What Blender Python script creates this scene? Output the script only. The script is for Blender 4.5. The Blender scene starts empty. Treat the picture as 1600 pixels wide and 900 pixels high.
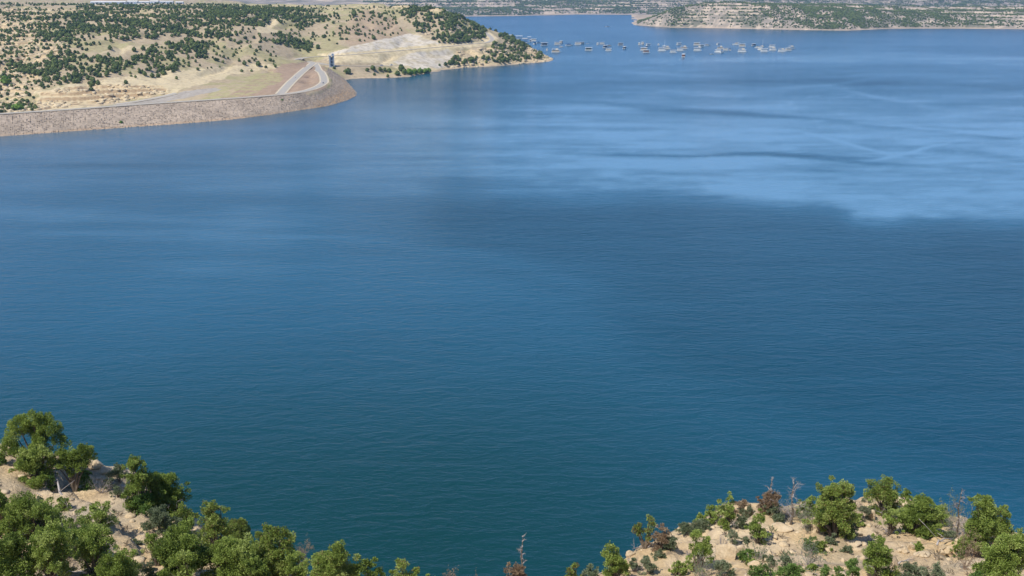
import bpy, math, random
import numpy as np
from mathutils import Vector

# ------------------------------------------------------------------ camera, sky, sun, exposure
scene = bpy.context.scene
COL = scene.collection
CAM_Z = 130.0
HAZE = 0.00006
PITCH = math.radians(16.1)
FPX = 1600.0                                   # focal length in photo pixels (photo is 1600 wide)
cam_data = bpy.data.cameras.new("camera")
cam_data.sensor_width = 36.0
cam_data.lens = 36.0
cam_data.clip_start = 0.5
cam_data.clip_end = 60000.0
cam = bpy.data.objects.new("camera", cam_data)
cam.location = (0, 0, CAM_Z)
cam.rotation_euler = (math.radians(90) - PITCH, 0, 0)
COL.objects.link(cam)
scene.camera = cam

SUN_EL = math.radians(56)
SUN_AZ = math.radians(-130)                     # clockwise from +Y (view direction); negative = to the left
world = bpy.data.worlds.new("World")
scene.world = world
world.use_nodes = True
wn = world.node_tree
bg = wn.nodes["Background"]
sky = wn.nodes.new("ShaderNodeTexSky")
sky.sky_type = 'NISHITA'
sky.sun_disc = False
sky.sun_elevation = SUN_EL
sky.sun_rotation = SUN_AZ
sky.altitude = 5000
sky.air_density = 1.0
sky.dust_density = 0.0
sky.ozone_density = 5.0
wn.links.new(sky.outputs[0], bg.inputs[0])
bg.inputs[1].default_value = 0.15

sun_data = bpy.data.lights.new("sun", 'SUN')
sun_data.energy = 3.7
sun_data.angle = math.radians(0.53)
sun_data.color = (1.0, 0.95, 0.87)
sun = bpy.data.objects.new("sun", sun_data)
sdir = Vector((math.sin(SUN_AZ) * math.cos(SUN_EL), math.cos(SUN_AZ) * math.cos(SUN_EL), math.sin(SUN_EL)))
sun.rotation_euler = sdir.to_track_quat('Z', 'Y').to_euler()
COL.objects.link(sun)

scene.view_settings.view_transform = 'Standard'
scene.view_settings.look = 'None'
scene.view_settings.gamma = 1.0
scene.view_settings.exposure = 0.4
scene.cycles.max_bounces = 6
scene.cycles.diffuse_bounces = 2
scene.cycles.glossy_bounces = 2
scene.cycles.transparent_max_bounces = 8
scene.cycles.volume_bounces = 0

# ------------------------------------------------------------------ geometry maths
SP, CP = math.sin(PITCH), math.cos(PITCH)


def slope_of(py):
    """dz/dy of the sight line through photo row py (at any column)"""
    v = (450.0 - np.asarray(py, float)) / FPX
    return (v * CP - SP) / (CP + v * SP)


def at_y(px, py, Y):
    """world point on the sight line of (px, py) at forward distance Y"""
    v = (450.0 - py) / FPX
    t = Y / (CP + v * SP)
    return ((px - 800.0) / FPX * t, Y, CAM_Z + t * (v * CP - SP))


def at_z(px, py, z=0.0):
    v = (450.0 - py) / FPX
    t = (z - CAM_Z) / (v * CP - SP)
    return ((px - 800.0) / FPX * t, t * (CP + v * SP), z)


def project(x, y, z):
    dz = z - CAM_Z
    depth = y * CP - dz * SP
    depth = np.where(np.abs(depth) < 1e-3, 1e-3, depth)
    v = (y * SP + dz * CP) / depth
    return 800.0 + x / depth * FPX, 450.0 - v * FPX


def _hash(ix, iy, seed):
    h = (ix.astype(np.int64) * 374761393 + iy.astype(np.int64) * 668265263 + seed * 974711) & 0x7fffffff
    h = ((h ^ (h >> 13)) * 1274126177) & 0x7fffffff
    h = (h ^ (h >> 16)) & 0xffff
    return h / 65535.0


def vnoise(x, y, seed=0):
    ix, iy = np.floor(x), np.floor(y)
    fx, fy = x - ix, y - iy
    fx, fy = fx * fx * (3 - 2 * fx), fy * fy * (3 - 2 * fy)
    a, b = _hash(ix, iy, seed), _hash(ix + 1, iy, seed)
    c, d = _hash(ix, iy + 1, seed), _hash(ix + 1, iy + 1, seed)
    return (a + (b - a) * fx) * (1 - fy) + (c + (d - c) * fx) * fy


def fbm(x, y, octaves=4, seed=0, gain=0.5):
    s, amp, tot = 0.0, 1.0, 0.0
    for o in range(octaves):
        s = s + amp * (vnoise(x, y, seed + o * 17) * 2 - 1)
        tot += amp
        amp *= gain
        x, y = x * 2.03 + 11.3, y * 2.03 - 7.7
    return s / tot


def smooth(a, b, x):
    t = np.clip((x - a) / (b - a), 0, 1)
    return t * t * (3 - 2 * t)


def in_poly(px, py, poly):
    inside = np.zeros(np.shape(px), bool)
    n = len(poly)
    for i in range(n):
        x1, y1 = poly[i]
        x2, y2 = poly[(i + 1) % n]
        if y1 == y2:
            continue
        c = ((y1 > py) != (y2 > py)) & (px < (x2 - x1) * (py - y1) / (y2 - y1) + x1)
        inside ^= c
    return inside


def seg_dist(x, y, pts):
    """distance to a polyline, and index+t of the nearest place on it"""
    best = np.full(np.shape(x), 1e9)
    par = np.zeros(np.shape(x))
    for i in range(len(pts) - 1):
        ax, ay = pts[i][:2]
        bx, by = pts[i + 1][:2]
        dx, dy = bx - ax, by - ay
        t = np.clip(((x - ax) * dx + (y - ay) * dy) / (dx * dx + dy * dy + 1e-9), 0, 1)
        d = np.hypot(x - ax - t * dx, y - ay - t * dy)
        m = d < best
        best = np.where(m, d, best)
        par = np.where(m, i + t, par)
    return best, par


class TPS:
    def __init__(self, P, z, lam=1e-3, scale=1000.0):
        self.P = np.asarray(P, float) / scale
        self.s = scale
        n = len(self.P)
        d = np.hypot(self.P[:, None, 0] - self.P[None, :, 0], self.P[:, None, 1] - self.P[None, :, 1])
        K = self.k(d) - lam * np.eye(n)
        A = np.zeros((n + 3, n + 3))
        A[:n, :n] = K
        A[:n, n] = 1
        A[:n, n + 1:] = self.P
        A[n:, :n] = A[:n, n:].T
        self.w = np.linalg.solve(A, np.concatenate([np.asarray(z, float), np.zeros(3)]))

    @staticmethod
    def k(d):
        return -np.maximum(d, 0) ** 1.3

    def __call__(self, x, y):
        x = np.asarray(x, float) / self.s
        y = np.asarray(y, float) / self.s
        out = self.w[-3] + self.w[-2] * x + self.w[-1] * y
        for (px, py), w in zip(self.P, self.w[:-3]):
            out = out + w * self.k(np.hypot(x - px, y - py))
        return out


# ------------------------------------------------------------------ object helpers
def tag(o, label=None, cat=None, group=None, kind=None):
    if label: o["label"] = label
    if cat: o["category"] = cat
    if group: o["group"] = group
    if kind: o["kind"] = kind
    return o


def link(name, me, parent=None):
    o = bpy.data.objects.new(name, me)
    COL.objects.link(o)
    if parent is not None:
        o.parent = parent
    return o


def empty(name, loc, rz=0.0):
    o = bpy.data.objects.new(name, None)
    o.empty_display_size = 0.5
    o.location = loc
    o.rotation_euler = (0, 0, rz)
    COL.objects.link(o)
    return o


def mesh_np(name, V, F, mat=None, smooth_shade=False, attrs=None, colors=None):
    """mesh from numpy verts (N,3) and faces (M,k); attrs: point floats, colors: point rgb"""
    V = np.ascontiguousarray(V, np.float32)
    F = np.ascontiguousarray(F, np.int32)
    me = bpy.data.meshes.new(name)
    me.vertices.add(len(V))
    me.vertices.foreach_set("co", V.ravel())
    k = F.shape[1]
    me.loops.add(F.size)
    me.loops.foreach_set("vertex_index", F.ravel())
    me.polygons.add(len(F))
    me.polygons.foreach_set("loop_start", np.arange(0, F.size, k, dtype=np.int32))
    me.polygons.foreach_set("loop_total", np.full(len(F), k, np.int32))
    if smooth_shade:
        me.polygons.foreach_set("use_smooth", np.ones(len(F), bool))
    for an, vals in (attrs or {}).items():
        a = me.attributes.new(an, 'FLOAT', 'POINT')
        a.data.foreach_set("value", np.ascontiguousarray(vals, np.float32).ravel())
    for an, vals in (colors or {}).items():
        a = me.attributes.new(an, 'FLOAT_COLOR', 'POINT')
        c = np.ones((len(V), 4), np.float32)
        c[:, :3] = vals
        a.data.foreach_set("color", c.ravel())
    me.update(calc_edges=True)
    me.validate()
    if mat: me.materials.append(mat)
    return me


def grid_faces(nr, nc):
    i = np.arange(nr * nc).reshape(nr, nc)
    return np.stack([i[:-1, :-1], i[:-1, 1:], i[1:, 1:], i[1:, :-1]], -1).reshape(-1, 4)


class MB:
    """collects boxes, tubes and prisms into one mesh"""
    def __init__(self):
        self.v, self.f = [], []

    def add(self, vs, fs):
        b = len(self.v)
        self.v += [tuple(map(float, p)) for p in vs]
        self.f += [tuple(b + i for i in f) for f in fs]

    def box(self, c, s, rz=0.0, top=1.0):
        cx, cy, cz = c
        hx, hy, hz = s[0] / 2, s[1] / 2, s[2] / 2
        vs = []
        for z, k in ((-hz, 1.0), (hz, top)):
            for x, y in ((-hx, -hy), (hx, -hy), (hx, hy), (-hx, hy)):
                x, y = x * k, y * k
                vs.append((cx + x * math.cos(rz) - y * math.sin(rz), cy + x * math.sin(rz) + y * math.cos(rz), cz + z))
        self.add(vs, [(3, 2, 1, 0), (4, 5, 6, 7), (0, 1, 5, 4), (1, 2, 6, 5), (2, 3, 7, 6), (3, 0, 4, 7)])

    def tube(self, pts, radii, n=6, cap=True):
        pts = [Vector(p) for p in pts]
        base = len(self.v)
        for i, p in enumerate(pts):
            d = (pts[min(i + 1, len(pts) - 1)] - pts[max(i - 1, 0)])
            if d.length < 1e-6: d = Vector((0, 0, 1))
            d.normalize()
            a = d.cross(Vector((0, 0, 1)) if abs(d.z) < 0.9 else Vector((1, 0, 0))).normalized()
            b = d.cross(a)
            r = radii[i] if hasattr(radii, '__len__') else radii
            for k in range(n):
                t = 2 * math.pi * k / n
                q = p + a * (r * math.cos(t)) + b * (r * math.sin(t))
                self.v.append(tuple(q))
        for i in range(len(pts) - 1):
            for k in range(n):
                k2 = (k + 1) % n
                self.f.append((base + i * n + k, base + i * n + k2, base + (i + 1) * n + k2, base + (i + 1) * n + k))
        if cap:
            self.f.append(tuple(base + k for k in range(n))[::-1])
            e = base + (len(pts) - 1) * n
            self.f.append(tuple(e + k for k in range(n)))

    def prism(self, poly, z0, z1, poly_top=None):
        n = len(poly)
        pt = poly_top or poly
        vs = [(x, y, z0) for x, y in poly] + [(x, y, z1) for x, y in pt]
        fs = [tuple(range(n))[::-1], tuple(range(n, 2 * n))]
        fs += [(i, (i + 1) % n, n + (i + 1) % n, n + i) for i in range(n)]
        self.add(vs, fs)

    def mesh(self, name, mat=None, smooth_shade=False, bevel=0):
        me = bpy.data.meshes.new(name)
        me.from_pydata(self.v, [], self.f)
        if smooth_shade:
            me.polygons.foreach_set("use_smooth", [True] * len(me.polygons))
        me.update()
        if mat: me.materials.append(mat)
        return me

    def build(self, name, mat, parent=None, smooth_shade=False):
        return link(name, self.mesh(name, mat, smooth_shade), parent)


# ------------------------------------------------------------------ materials
def new_mat(name):
    m = bpy.data.materials.new(name)
    m.use_nodes = True
    nt = m.node_tree
    return m, nt, nt.nodes["Principled BSDF"]


def noise_node(nt, scale, detail=4, rough=0.55, coord=None, distort=0.0):
    n = nt.nodes.new("ShaderNodeTexNoise")
    n.inputs["Scale"].default_value = scale
    n.inputs["Detail"].default_value = detail
    n.inputs["Roughness"].default_value = rough
    n.inputs["Distortion"].default_value = distort
    if coord is not None: nt.links.new(coord, n.inputs["Vector"])
    return n


def math_node(nt, op, a, b=None, clamp=False):
    n = nt.nodes.new("ShaderNodeMath")
    n.operation = op
    n.use_clamp = clamp
    for i, v in enumerate((a, b)):
        if v is None: continue
        if isinstance(v, (int, float)): n.inputs[i].default_value = v
        else: nt.links.new(v, n.inputs[i])
    return n.outputs[0]


def mix_col(nt, fac, a, b, mode='MIX'):
    n = nt.nodes.new("ShaderNodeMix")
    n.data_type = 'RGBA'
    n.blend_type = mode
    for idx, v in ((0, fac), (6, a), (7, b)):
        if isinstance(v, (int, float)): n.inputs[idx].default_value = v
        elif isinstance(v, tuple): n.inputs[idx].default_value = (*v, 1) if len(v) == 3 else v
        else: nt.links.new(v, n.inputs[idx])
    return n.outputs[2]


def ramp(nt, fac, stops):
    r = nt.nodes.new("ShaderNodeValToRGB")
    while len(r.color_ramp.elements) < len(stops): r.color_ramp.elements.new(0.5)
    for e, (p, c) in zip(r.color_ramp.elements, stops):
        e.position = p
        e.color = (*c, 1) if len(c) == 3 else c
    nt.links.new(fac, r.inputs[0])
    return r.outputs[0]


def simple_mat(name, col, rough=0.8, var=0.15, scale=3.0, metallic=0.0, spec=0.3):
    m, nt, p = new_mat(name)
    geo = nt.nodes.new("ShaderNodeTexCoord")
    n = noise_node(nt, scale, 5, 0.6, geo.outputs["Object"])
    dark = tuple(c * (1 - var) for c in col)
    light = tuple(min(1, c * (1 + var)) for c in col)
    nt.links.new(ramp(nt, n.outputs[0], [(0.3, dark), (0.7, light)]), p.inputs["Base Color"])
    p.inputs["Roughness"].default_value = rough
    p.inputs["Metallic"].default_value = metallic
    p.inputs["Specular IOR Level"].default_value = spec
    return m


def attr_mat(name, rough=0.95, nscale=0.35, nvar=0.25, bump=0.0, bscale=0.5, fine=None, spec=0.15):
    """ground: colour comes from the mesh attribute 'Col', broken up by procedural noise"""
    m, nt, p = new_mat(name)
    a = nt.nodes.new("ShaderNodeAttribute")
    a.attribute_name = "Col"
    g = nt.nodes.new("ShaderNodeNewGeometry")
    n1 = noise_node(nt, nscale, 6, 0.65, g.outputs["Position"])
    f1 = math_node(nt, 'MULTIPLY_ADD', n1.outputs[0], nvar * 4)
    f1.node.inputs[2].default_value = 1 - nvar * 2
    vm = nt.nodes.new("ShaderNodeVectorMath")
    vm.operation = 'SCALE'
    nt.links.new(a.outputs["Color"], vm.inputs[0])
    nt.links.new(f1, vm.inputs["Scale"])
    nt.links.new(vm.outputs[0], p.inputs["Base Color"])
    p.inputs["Roughness"].default_value = rough
    p.inputs["Specular IOR Level"].default_value = spec
    if bump:
        n2 = noise_node(nt, bscale, 8, 0.7, g.outputs["Position"])
        b = nt.nodes.new("ShaderNodeBump")
        b.inputs["Strength"].default_value = 1.0
        b.inputs["Distance"].default_value = bump
        nt.links.new(n2.outputs[0], b.inputs["Height"])
        nt.links.new(b.outputs[0], p.inputs["Normal"])
    return m

# ================================================================== WATER
def blob(px, py, cx, cy, rx, ry, ang=0.0):
    c, s = math.cos(ang), math.sin(ang)
    dx, dy = px - cx, py - cy
    return np.exp(-(((dx * c + dy * s) / rx) ** 2 + ((-dx * s + dy * c) / ry) ** 2))


def build_water():
    ys = np.concatenate([[-300, 0, 60], np.array([at_z(800, p)[1] for p in np.arange(1000, 20, -1.6)]), [7000, 9000, 14000, 22000, 40000]])
    us = np.concatenate([[-6, -3, -1.6, -0.9], np.arange(-0.68, 0.681, 0.0036), [0.9, 1.6, 3, 6]])
    Y, U = np.meshgrid(ys, us, indexing='ij')
    X = U * np.maximum(Y, 400.0) if False else U * (np.abs(Y) + 30.0)
    Z = np.zeros_like(X)
    px, py = project(X, np.maximum(Y, 30), Z)
    # wind on the lake: 1 = ruffled (dark), 0 = smoother (pale low-sky reflection partly painted into its colour)
    w1 = fbm(X / 130, Y / 420, 4, 5)
    w2 = fbm(X / 420, Y / 1100, 4, 31)
    qx = px + 26 * fbm(px / 120, py / 30, 4, 8)
    qy = py + 11 * fbm(px / 150, py / 34, 4, 9)
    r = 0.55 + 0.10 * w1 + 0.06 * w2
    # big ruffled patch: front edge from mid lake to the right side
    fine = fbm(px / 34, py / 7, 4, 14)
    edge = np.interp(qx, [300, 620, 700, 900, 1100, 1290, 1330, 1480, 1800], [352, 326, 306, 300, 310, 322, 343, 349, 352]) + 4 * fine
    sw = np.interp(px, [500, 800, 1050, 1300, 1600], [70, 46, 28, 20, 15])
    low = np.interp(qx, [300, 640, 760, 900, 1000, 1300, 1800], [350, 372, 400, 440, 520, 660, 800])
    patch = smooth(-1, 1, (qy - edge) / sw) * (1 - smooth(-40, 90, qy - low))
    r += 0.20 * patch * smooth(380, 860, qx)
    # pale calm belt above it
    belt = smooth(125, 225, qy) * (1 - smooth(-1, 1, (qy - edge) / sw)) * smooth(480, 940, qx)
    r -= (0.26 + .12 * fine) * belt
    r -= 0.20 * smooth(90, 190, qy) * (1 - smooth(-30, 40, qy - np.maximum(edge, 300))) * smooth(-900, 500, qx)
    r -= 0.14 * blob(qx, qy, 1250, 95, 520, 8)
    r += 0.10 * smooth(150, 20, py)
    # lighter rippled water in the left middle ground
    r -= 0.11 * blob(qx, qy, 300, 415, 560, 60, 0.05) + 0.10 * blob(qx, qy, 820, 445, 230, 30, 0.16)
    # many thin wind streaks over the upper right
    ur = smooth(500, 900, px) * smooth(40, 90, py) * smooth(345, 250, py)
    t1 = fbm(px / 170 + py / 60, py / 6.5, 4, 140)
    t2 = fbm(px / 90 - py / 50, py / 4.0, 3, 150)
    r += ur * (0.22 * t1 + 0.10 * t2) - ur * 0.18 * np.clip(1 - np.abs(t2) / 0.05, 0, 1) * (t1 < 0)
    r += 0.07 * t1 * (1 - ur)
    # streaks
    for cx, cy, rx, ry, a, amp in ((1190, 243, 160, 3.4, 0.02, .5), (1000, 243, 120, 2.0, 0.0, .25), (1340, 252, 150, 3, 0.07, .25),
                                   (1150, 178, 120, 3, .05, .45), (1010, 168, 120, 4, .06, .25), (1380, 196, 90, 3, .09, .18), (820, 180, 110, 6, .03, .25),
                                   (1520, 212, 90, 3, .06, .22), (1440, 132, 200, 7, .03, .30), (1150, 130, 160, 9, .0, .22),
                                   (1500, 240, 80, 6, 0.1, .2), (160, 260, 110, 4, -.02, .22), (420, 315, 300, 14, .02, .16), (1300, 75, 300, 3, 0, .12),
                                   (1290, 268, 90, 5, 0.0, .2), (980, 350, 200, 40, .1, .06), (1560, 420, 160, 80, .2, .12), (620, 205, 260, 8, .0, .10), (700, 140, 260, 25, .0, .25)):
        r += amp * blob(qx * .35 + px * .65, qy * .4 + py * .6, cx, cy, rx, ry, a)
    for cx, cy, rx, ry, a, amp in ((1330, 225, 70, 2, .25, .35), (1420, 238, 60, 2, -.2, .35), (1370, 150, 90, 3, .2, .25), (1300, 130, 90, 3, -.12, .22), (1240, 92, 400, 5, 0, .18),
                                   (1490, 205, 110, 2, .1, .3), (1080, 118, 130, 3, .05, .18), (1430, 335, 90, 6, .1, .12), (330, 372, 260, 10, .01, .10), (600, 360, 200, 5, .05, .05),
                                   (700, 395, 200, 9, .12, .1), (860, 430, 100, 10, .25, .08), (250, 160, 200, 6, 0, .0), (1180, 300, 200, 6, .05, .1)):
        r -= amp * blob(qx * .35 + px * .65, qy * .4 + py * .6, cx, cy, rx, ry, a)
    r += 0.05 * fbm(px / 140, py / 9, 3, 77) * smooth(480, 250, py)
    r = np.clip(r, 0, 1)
    V = np.stack([X, Y, Z], -1).reshape(-1, 3)
    me = mesh_np("lake_water", V, grid_faces(*X.shape), smooth_shade=True, attrs={"ruffle_sheen": r, "shallow": smooth(420, 215, Y) * smooth(150, -20, X + 30 * w1)})
    m, nt, p = new_mat("lake_water")
    a = nt.nodes.new("ShaderNodeAttribute"); a.attribute_name = "ruffle_sheen"
    g = nt.nodes.new("ShaderNodeNewGeometry")
    mp = nt.nodes.new("ShaderNodeMapping")
    mp.inputs["Rotation"].default_value = (0, 0, math.radians(-14))
    mp.inputs["Scale"].default_value = (0.48, 1.0, 1.0)
    nt.links.new(g.outputs["Position"], mp.inputs["Vector"])
    mp2 = nt.nodes.new("ShaderNodeMapping")
    mp2.inputs["Rotation"].default_value = (0, 0, math.radians(16))
    mp2.inputs["Scale"].default_value = (0.45, 1.0, 1.0)
    nt.links.new(g.outputs["Position"], mp2.inputs["Vector"])
    n1 = noise_node(nt, 0.30, 2, 0.5, mp.outputs[0], 0.6)
    n2 = noise_node(nt, 0.85, 3, 0.6, mp2.outputs[0], 0.4)
    n3 = noise_node(nt, 2.6, 3, 0.65, mp.outputs[0], 0.2)
    h = math_node(nt, 'ADD', math_node(nt, 'MULTIPLY', n1.outputs[0], 1.3), math_node(nt, 'MULTIPLY', n2.outputs[0], 0.8))
    n0 = noise_node(nt, 0.14, 3, 0.55, mp.outputs[0], 0.9)
    h = math_node(nt, 'ADD', h, math_node(nt, 'MULTIPLY', n3.outputs[0], 0.26))
    h = math_node(nt, 'ADD', h, math_node(nt, 'MULTIPLY', n0.outputs[0], 2.2))
    b = nt.nodes.new("ShaderNodeBump")
    st = math_node(nt, 'MULTIPLY_ADD', a.outputs["Fac"], 0.55); st.node.inputs[2].default_value = 0.28
    nt.links.new(st, b.inputs["Strength"])
    b.inputs["Distance"].default_value = 0.42
    nt.links.new(h, b.inputs["Height"])
    nt.links.new(b.outputs[0], p.inputs["Normal"])
    rr = math_node(nt, 'MULTIPLY_ADD', a.outputs["Fac"], 0.14); rr.node.inputs[2].default_value = 0.10
    nt.links.new(rr, p.inputs["Roughness"])
    p.inputs["IOR"].default_value = 1.333
    sl_ = math_node(nt, "MULTIPLY_ADD", a.outputs["Fac"], -0.42); sl_.node.inputs[2].default_value = 0.64
    nt.links.new(sl_, p.inputs["Specular IOR Level"])
    p.inputs["Specular Tint"].default_value = (0.62, 0.82, 1.0, 1)
    sh = nt.nodes.new("ShaderNodeAttribute"); sh.attribute_name = "shallow"
    rs = ramp(nt, a.outputs["Fac"], [(0.03, (0.105, 0.245, 0.350)), (0.42, (0.013, 0.092, 0.150)), (0.9, (0.0025, 0.045, 0.074))])  # pale sky reflection of calm water painted into base colour, darker where ruffled
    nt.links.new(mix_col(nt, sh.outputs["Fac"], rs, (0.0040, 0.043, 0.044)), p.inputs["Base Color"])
    me.materials.append(m)
    o = link("lake_water", me)
    tag(o, "deep blue lake water with ruffled and smooth wind patches", "water", kind="structure")


build_water()

# ================================================================== PENINSULA WITH THE DAM
CRX = [(-200, 190, 16), (-60, 182, 16), (0, 178, 16), (100, 172, 16), (200, 164.5, 16), (300, 158, 16), (370, 153.5, 16), (430, 149, 16), (460, 146, 16), (480, 142, 16.5),
       (497, 136, 17), (507, 129, 17), (506, 121, 17.5), (502, 113, 18), (508, 106, 19)]
WTX = [(-200, 229), (-60, 217), (0, 213), (100, 206), (200, 199), (300, 192), (370, 186), (430, 178), (470, 172), (510, 166), (540, 157.5), (556, 150), (556, 144), (547, 134), (538, 123)]
crest = [at_z(a, b, c) for a, b, c in CRX]
wline = [at_z(a, b, 0) for a, b in WTX]

CTRL = []


def cz(px, py, z): CTRL.append(at_z(px, py, z))
def cy_(px, py, Y): CTRL.append(at_y(px, py, float(Y * 1.075)))
def cw(x, y, z): CTRL.append((x, y, z))
def cw2(x, y, z): CTRL.append((x * 1.05, y * 1.075, z))


# dam footprint (the terrain runs below the dam body)
for i, (c, w) in enumerate(zip(crest, wline)):
    cv, wv = Vector(c), Vector(w)
    d = (wv - cv); d.z = 0; d.normalize()
    CTRL.append((cv.x, cv.y, c[2] - 5))
    if i == len(crest) - 1: continue
    CTRL.append((wv.x, wv.y, -9))
    q = wv + d * 30
    CTRL.append((q.x, q.y, -18))
    q = cv - d * 45
    CTRL.append((q.x, q.y, 3 if i < 6 else (10 if i < 8 else 15.5)))
# shoreline and lake bottom off the shore
for p in ((560, 122.5), (600, 122), (640, 119.5), (670, 114.5), (700, 108.5), (730, 105.5), (760, 104), (800, 101), (830, 98.5), (858, 96)):
    cz(*p, 0)
for p in ((585, 122), (620, 121), (655, 117), (685, 111.5), (715, 107), (745, 104.8), (780, 102.6), (815, 99.8), (845, 97.3)):
    cz(*p, 0)
for p in ((570, 122), (600, 122), (640, 119.5), (670, 114.5), (700, 108.5), (730, 105.5), (760, 104), (800, 101), (830, 98.5), (858, 96)):
    q = at_z(*p, 0)
    for dd, zz in ((18, -5), (60, -14), (170, -25)):
        cw(q[0] - 0.05 * dd + (dd * 0.9 if p[0] > 850 else 0), q[1] - dd, zz)
cw(300, 1900, -30); cw(200, 1700, -30); cw(300, 2300, -30); cw(0, 1300, -30)
for x, y, z in ((75, 2060, -6), (110, 1990, -12), (40, 2200, -10), (-10, 2330, -10), (-60, 2480, -12), (-130, 2700, -12), (-260, 2900, -12), (60, 2400, -25), (-20, 2700, -25),
                (-400, 3000, -14), (-300, 3200, -20), (-650, 3300, -14), (-1000, 3900, -14), (-2200, 5400, -14), (-1600, 4700, -14), (-900, 4400, -25)):
    cw2(x, y, z)
# spit
for a in ((855, 91, 1955), (835, 76, 2030), (800, 59, 2160), (770, 50.5, 2230), (745, 45, 2110), (715, 29, 2060), (760, 86, 1815), (760, 70, 1875), (800, 84, 1880), (800, 70, 1960),
          (830, 88, 1940), (700, 73, 1810), (700, 92, 1762), (700, 50, 1875), (700, 32, 1935), (688, 14, 2000), (730, 60, 1890), (730, 48, 1960), (730, 75, 1830),
          (650, 108, 1650), (650, 96, 1690), (650, 81, 1750), (650, 60, 1830), (650, 42, 1890), (655, 27, 1955), (662, 12, 2040), (640, 9, 2250),
          (600, 115, 1590), (600, 104, 1610), (600, 98, 1640), (600, 83, 1695), (600, 70, 1745), (600, 50, 1830), (600, 30, 1930), (600, 14, 2100), (600, 7, 2600),
          (540, 112, 1545), (540, 103, 1560), (540, 97, 1580), (540, 89, 1615), (540, 75, 1670), (540, 50, 1780), (540, 30, 1890), (540, 15, 2060), (540, 7, 2600),
          (485, 98, 1600), (480, 90, 1640), (480, 75, 1700), (480, 50, 1800), (480, 30, 1910), (480, 16, 2080), (480, 7.5, 2600),
          (465, 135, 1280), (490, 112, 1480),
          (400, 127, 1360), (400, 110, 1440), (400, 90, 1500), (400, 70, 1575), (400, 45, 1690), (400, 25, 1830), (400, 13, 2050), (400, 7, 2600),
          (300, 146, 1200), (300, 130, 1300), (300, 113, 1368), (300, 90, 1443), (300, 65, 1540), (300, 40, 1670), (300, 21, 1850), (300, 11, 2200), (300, 8, 2700),
          (200, 153, 1190), (200, 130, 1222), (200, 122, 1255), (200, 100, 1335), (200, 75, 1430), (200, 50, 1540), (200, 30, 1690), (200, 19, 1880), (200, 10, 2400), (200, 7, 3000),
          (100, 166, 1135), (100, 150, 1158), (100, 130, 1212), (100, 100, 1310), (100, 75, 1410), (100, 50, 1520), (100, 30, 1660), (100, 16, 1900), (100, 7, 2500),
          (0, 172, 1110), (0, 150, 1180), (0, 120, 1270), (0, 90, 1370), (0, 60, 1490), (0, 30, 1660), (0, 13, 1950), (0, 5, 2600),
          (-150, 172, 1110), (-150, 120, 1260), (-150, 60, 1500), (-150, 25, 1700), (-150, 10, 2100), (-150, 5, 2700)):
    cy_(*a)
for x, y, z in ((-1500, 3800, 106), (-900, 3400, 100), (-2400, 4600, 110), (-600, 2700, 97), (-420, 2500, 88), (-330, 2350, 70), (-150, 2330, 45), (-500, 2800, 60), (-1300, 4200, 70), (-800, 3600, 60),
                (-1000, 900, 0), (-1400, 1000, 30), (-1700, 1900, 100), (-260, 2150, 88)):
    cw2(x, y, z)
CT = np.array(CTRL)
tps = TPS(CT[:, :2], CT[:, 2], lam=2e-3, scale=600.0)

ROADS = {
    "crest_road": (5.0, [(a, b) for a, b, _ in CRX][:-1]),
    "spillway_road": (5.5, [(438, 147), (452, 131), (468, 116), (482, 104), (490, 98)]),
    "junction_road": (5.5, [(497, 110), (494, 103), (490, 98), (478, 96), (462, 93.5), (475, 90), (500, 88.5)]),
    "lower_road": (6.5, [(490, 98), (505, 101), (525, 102.5), (550, 103.5), (580, 103.5), (607, 102.8), (630, 103)]),
    "bench_road": (4.5, [(500, 88.5), (540, 86.5), (580, 83), (620, 79.5), (660, 76), (700, 72.5), (740, 68.5), (762, 67), (771, 62), (764, 55), (758, 51)]),
    "valley_road": (5.5, [(150, 168), (185, 163), (215, 159), (245, 154), (262, 149), (275, 146)]),
}
road_world = {}


def base_height(x, y):
    return tps(x, y)


def march(px, py, hf, y0, y1, step):
    """first place where the sight line meets the height field"""
    ys = np.arange(y0, y1, step)
    v = (450.0 - py) / FPX
    t = ys / (CP + v * SP)
    xs = (px - 800.0) / FPX * t
    zs = CAM_Z + t * (v * CP - SP)
    hit = np.nonzero(hf(xs, ys) >= zs)[0]
    if len(hit) == 0: return None
    i = hit[0]
    return (float(xs[i]), float(ys[i]), float(zs[i]))


for rn, (w, pts) in ROADS.items():
    out = []
    if rn == "crest_road":
        out = [crest[i] for i in range(len(crest) - 1)]
    else:
        if rn == "junction_road": out.append(crest[-2])
        for p in pts:
            q = march(p[0], p[1], base_height, 1060 if p[0] < 400 else 1150 + max(0, (p[0] - 440)) * 1.2 * (p[1] < 147), 3000, 4.0)
            if q: out.append(q)
    # densify
    o2 = []
    for a, b in zip(out[:-1], out[1:]):
        n = max(2, int(math.dist(a[:2], b[:2]) / 8))
        for k in range(n):
            t = k / n
            o2.append([a[i] + (b[i] - a[i]) * t for i in range(3)])
    o2.append(list(out[-1]))
    o2 = np.array(o2)
    for _ in range(6):
        o2[1:-1, 2] = (o2[:-2, 2] + o2[1:-1, 2] * 2 + o2[2:, 2]) / 4
        o2[1:-1, :2] = (o2[:-2, :2] + o2[1:-1, :2] * 2 + o2[2:, :2]) / 4
    road_world[rn] = (w, o2)


cpx_ = project(*road_world['crest_road'][1].T)[0]
CREST_N = int(np.argmax(cpx_ > 470))


def soft_poly(px, py, poly, jit=4.0, seed=3):
    qx = px + jit * fbm(px / 14, py / 7, 3, seed) * 2
    qy = py + jit * 0.5 * fbm(px / 12 + 50, py / 7, 3, seed + 1) * 2
    return in_poly(qx, qy, poly).astype(float)


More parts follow.
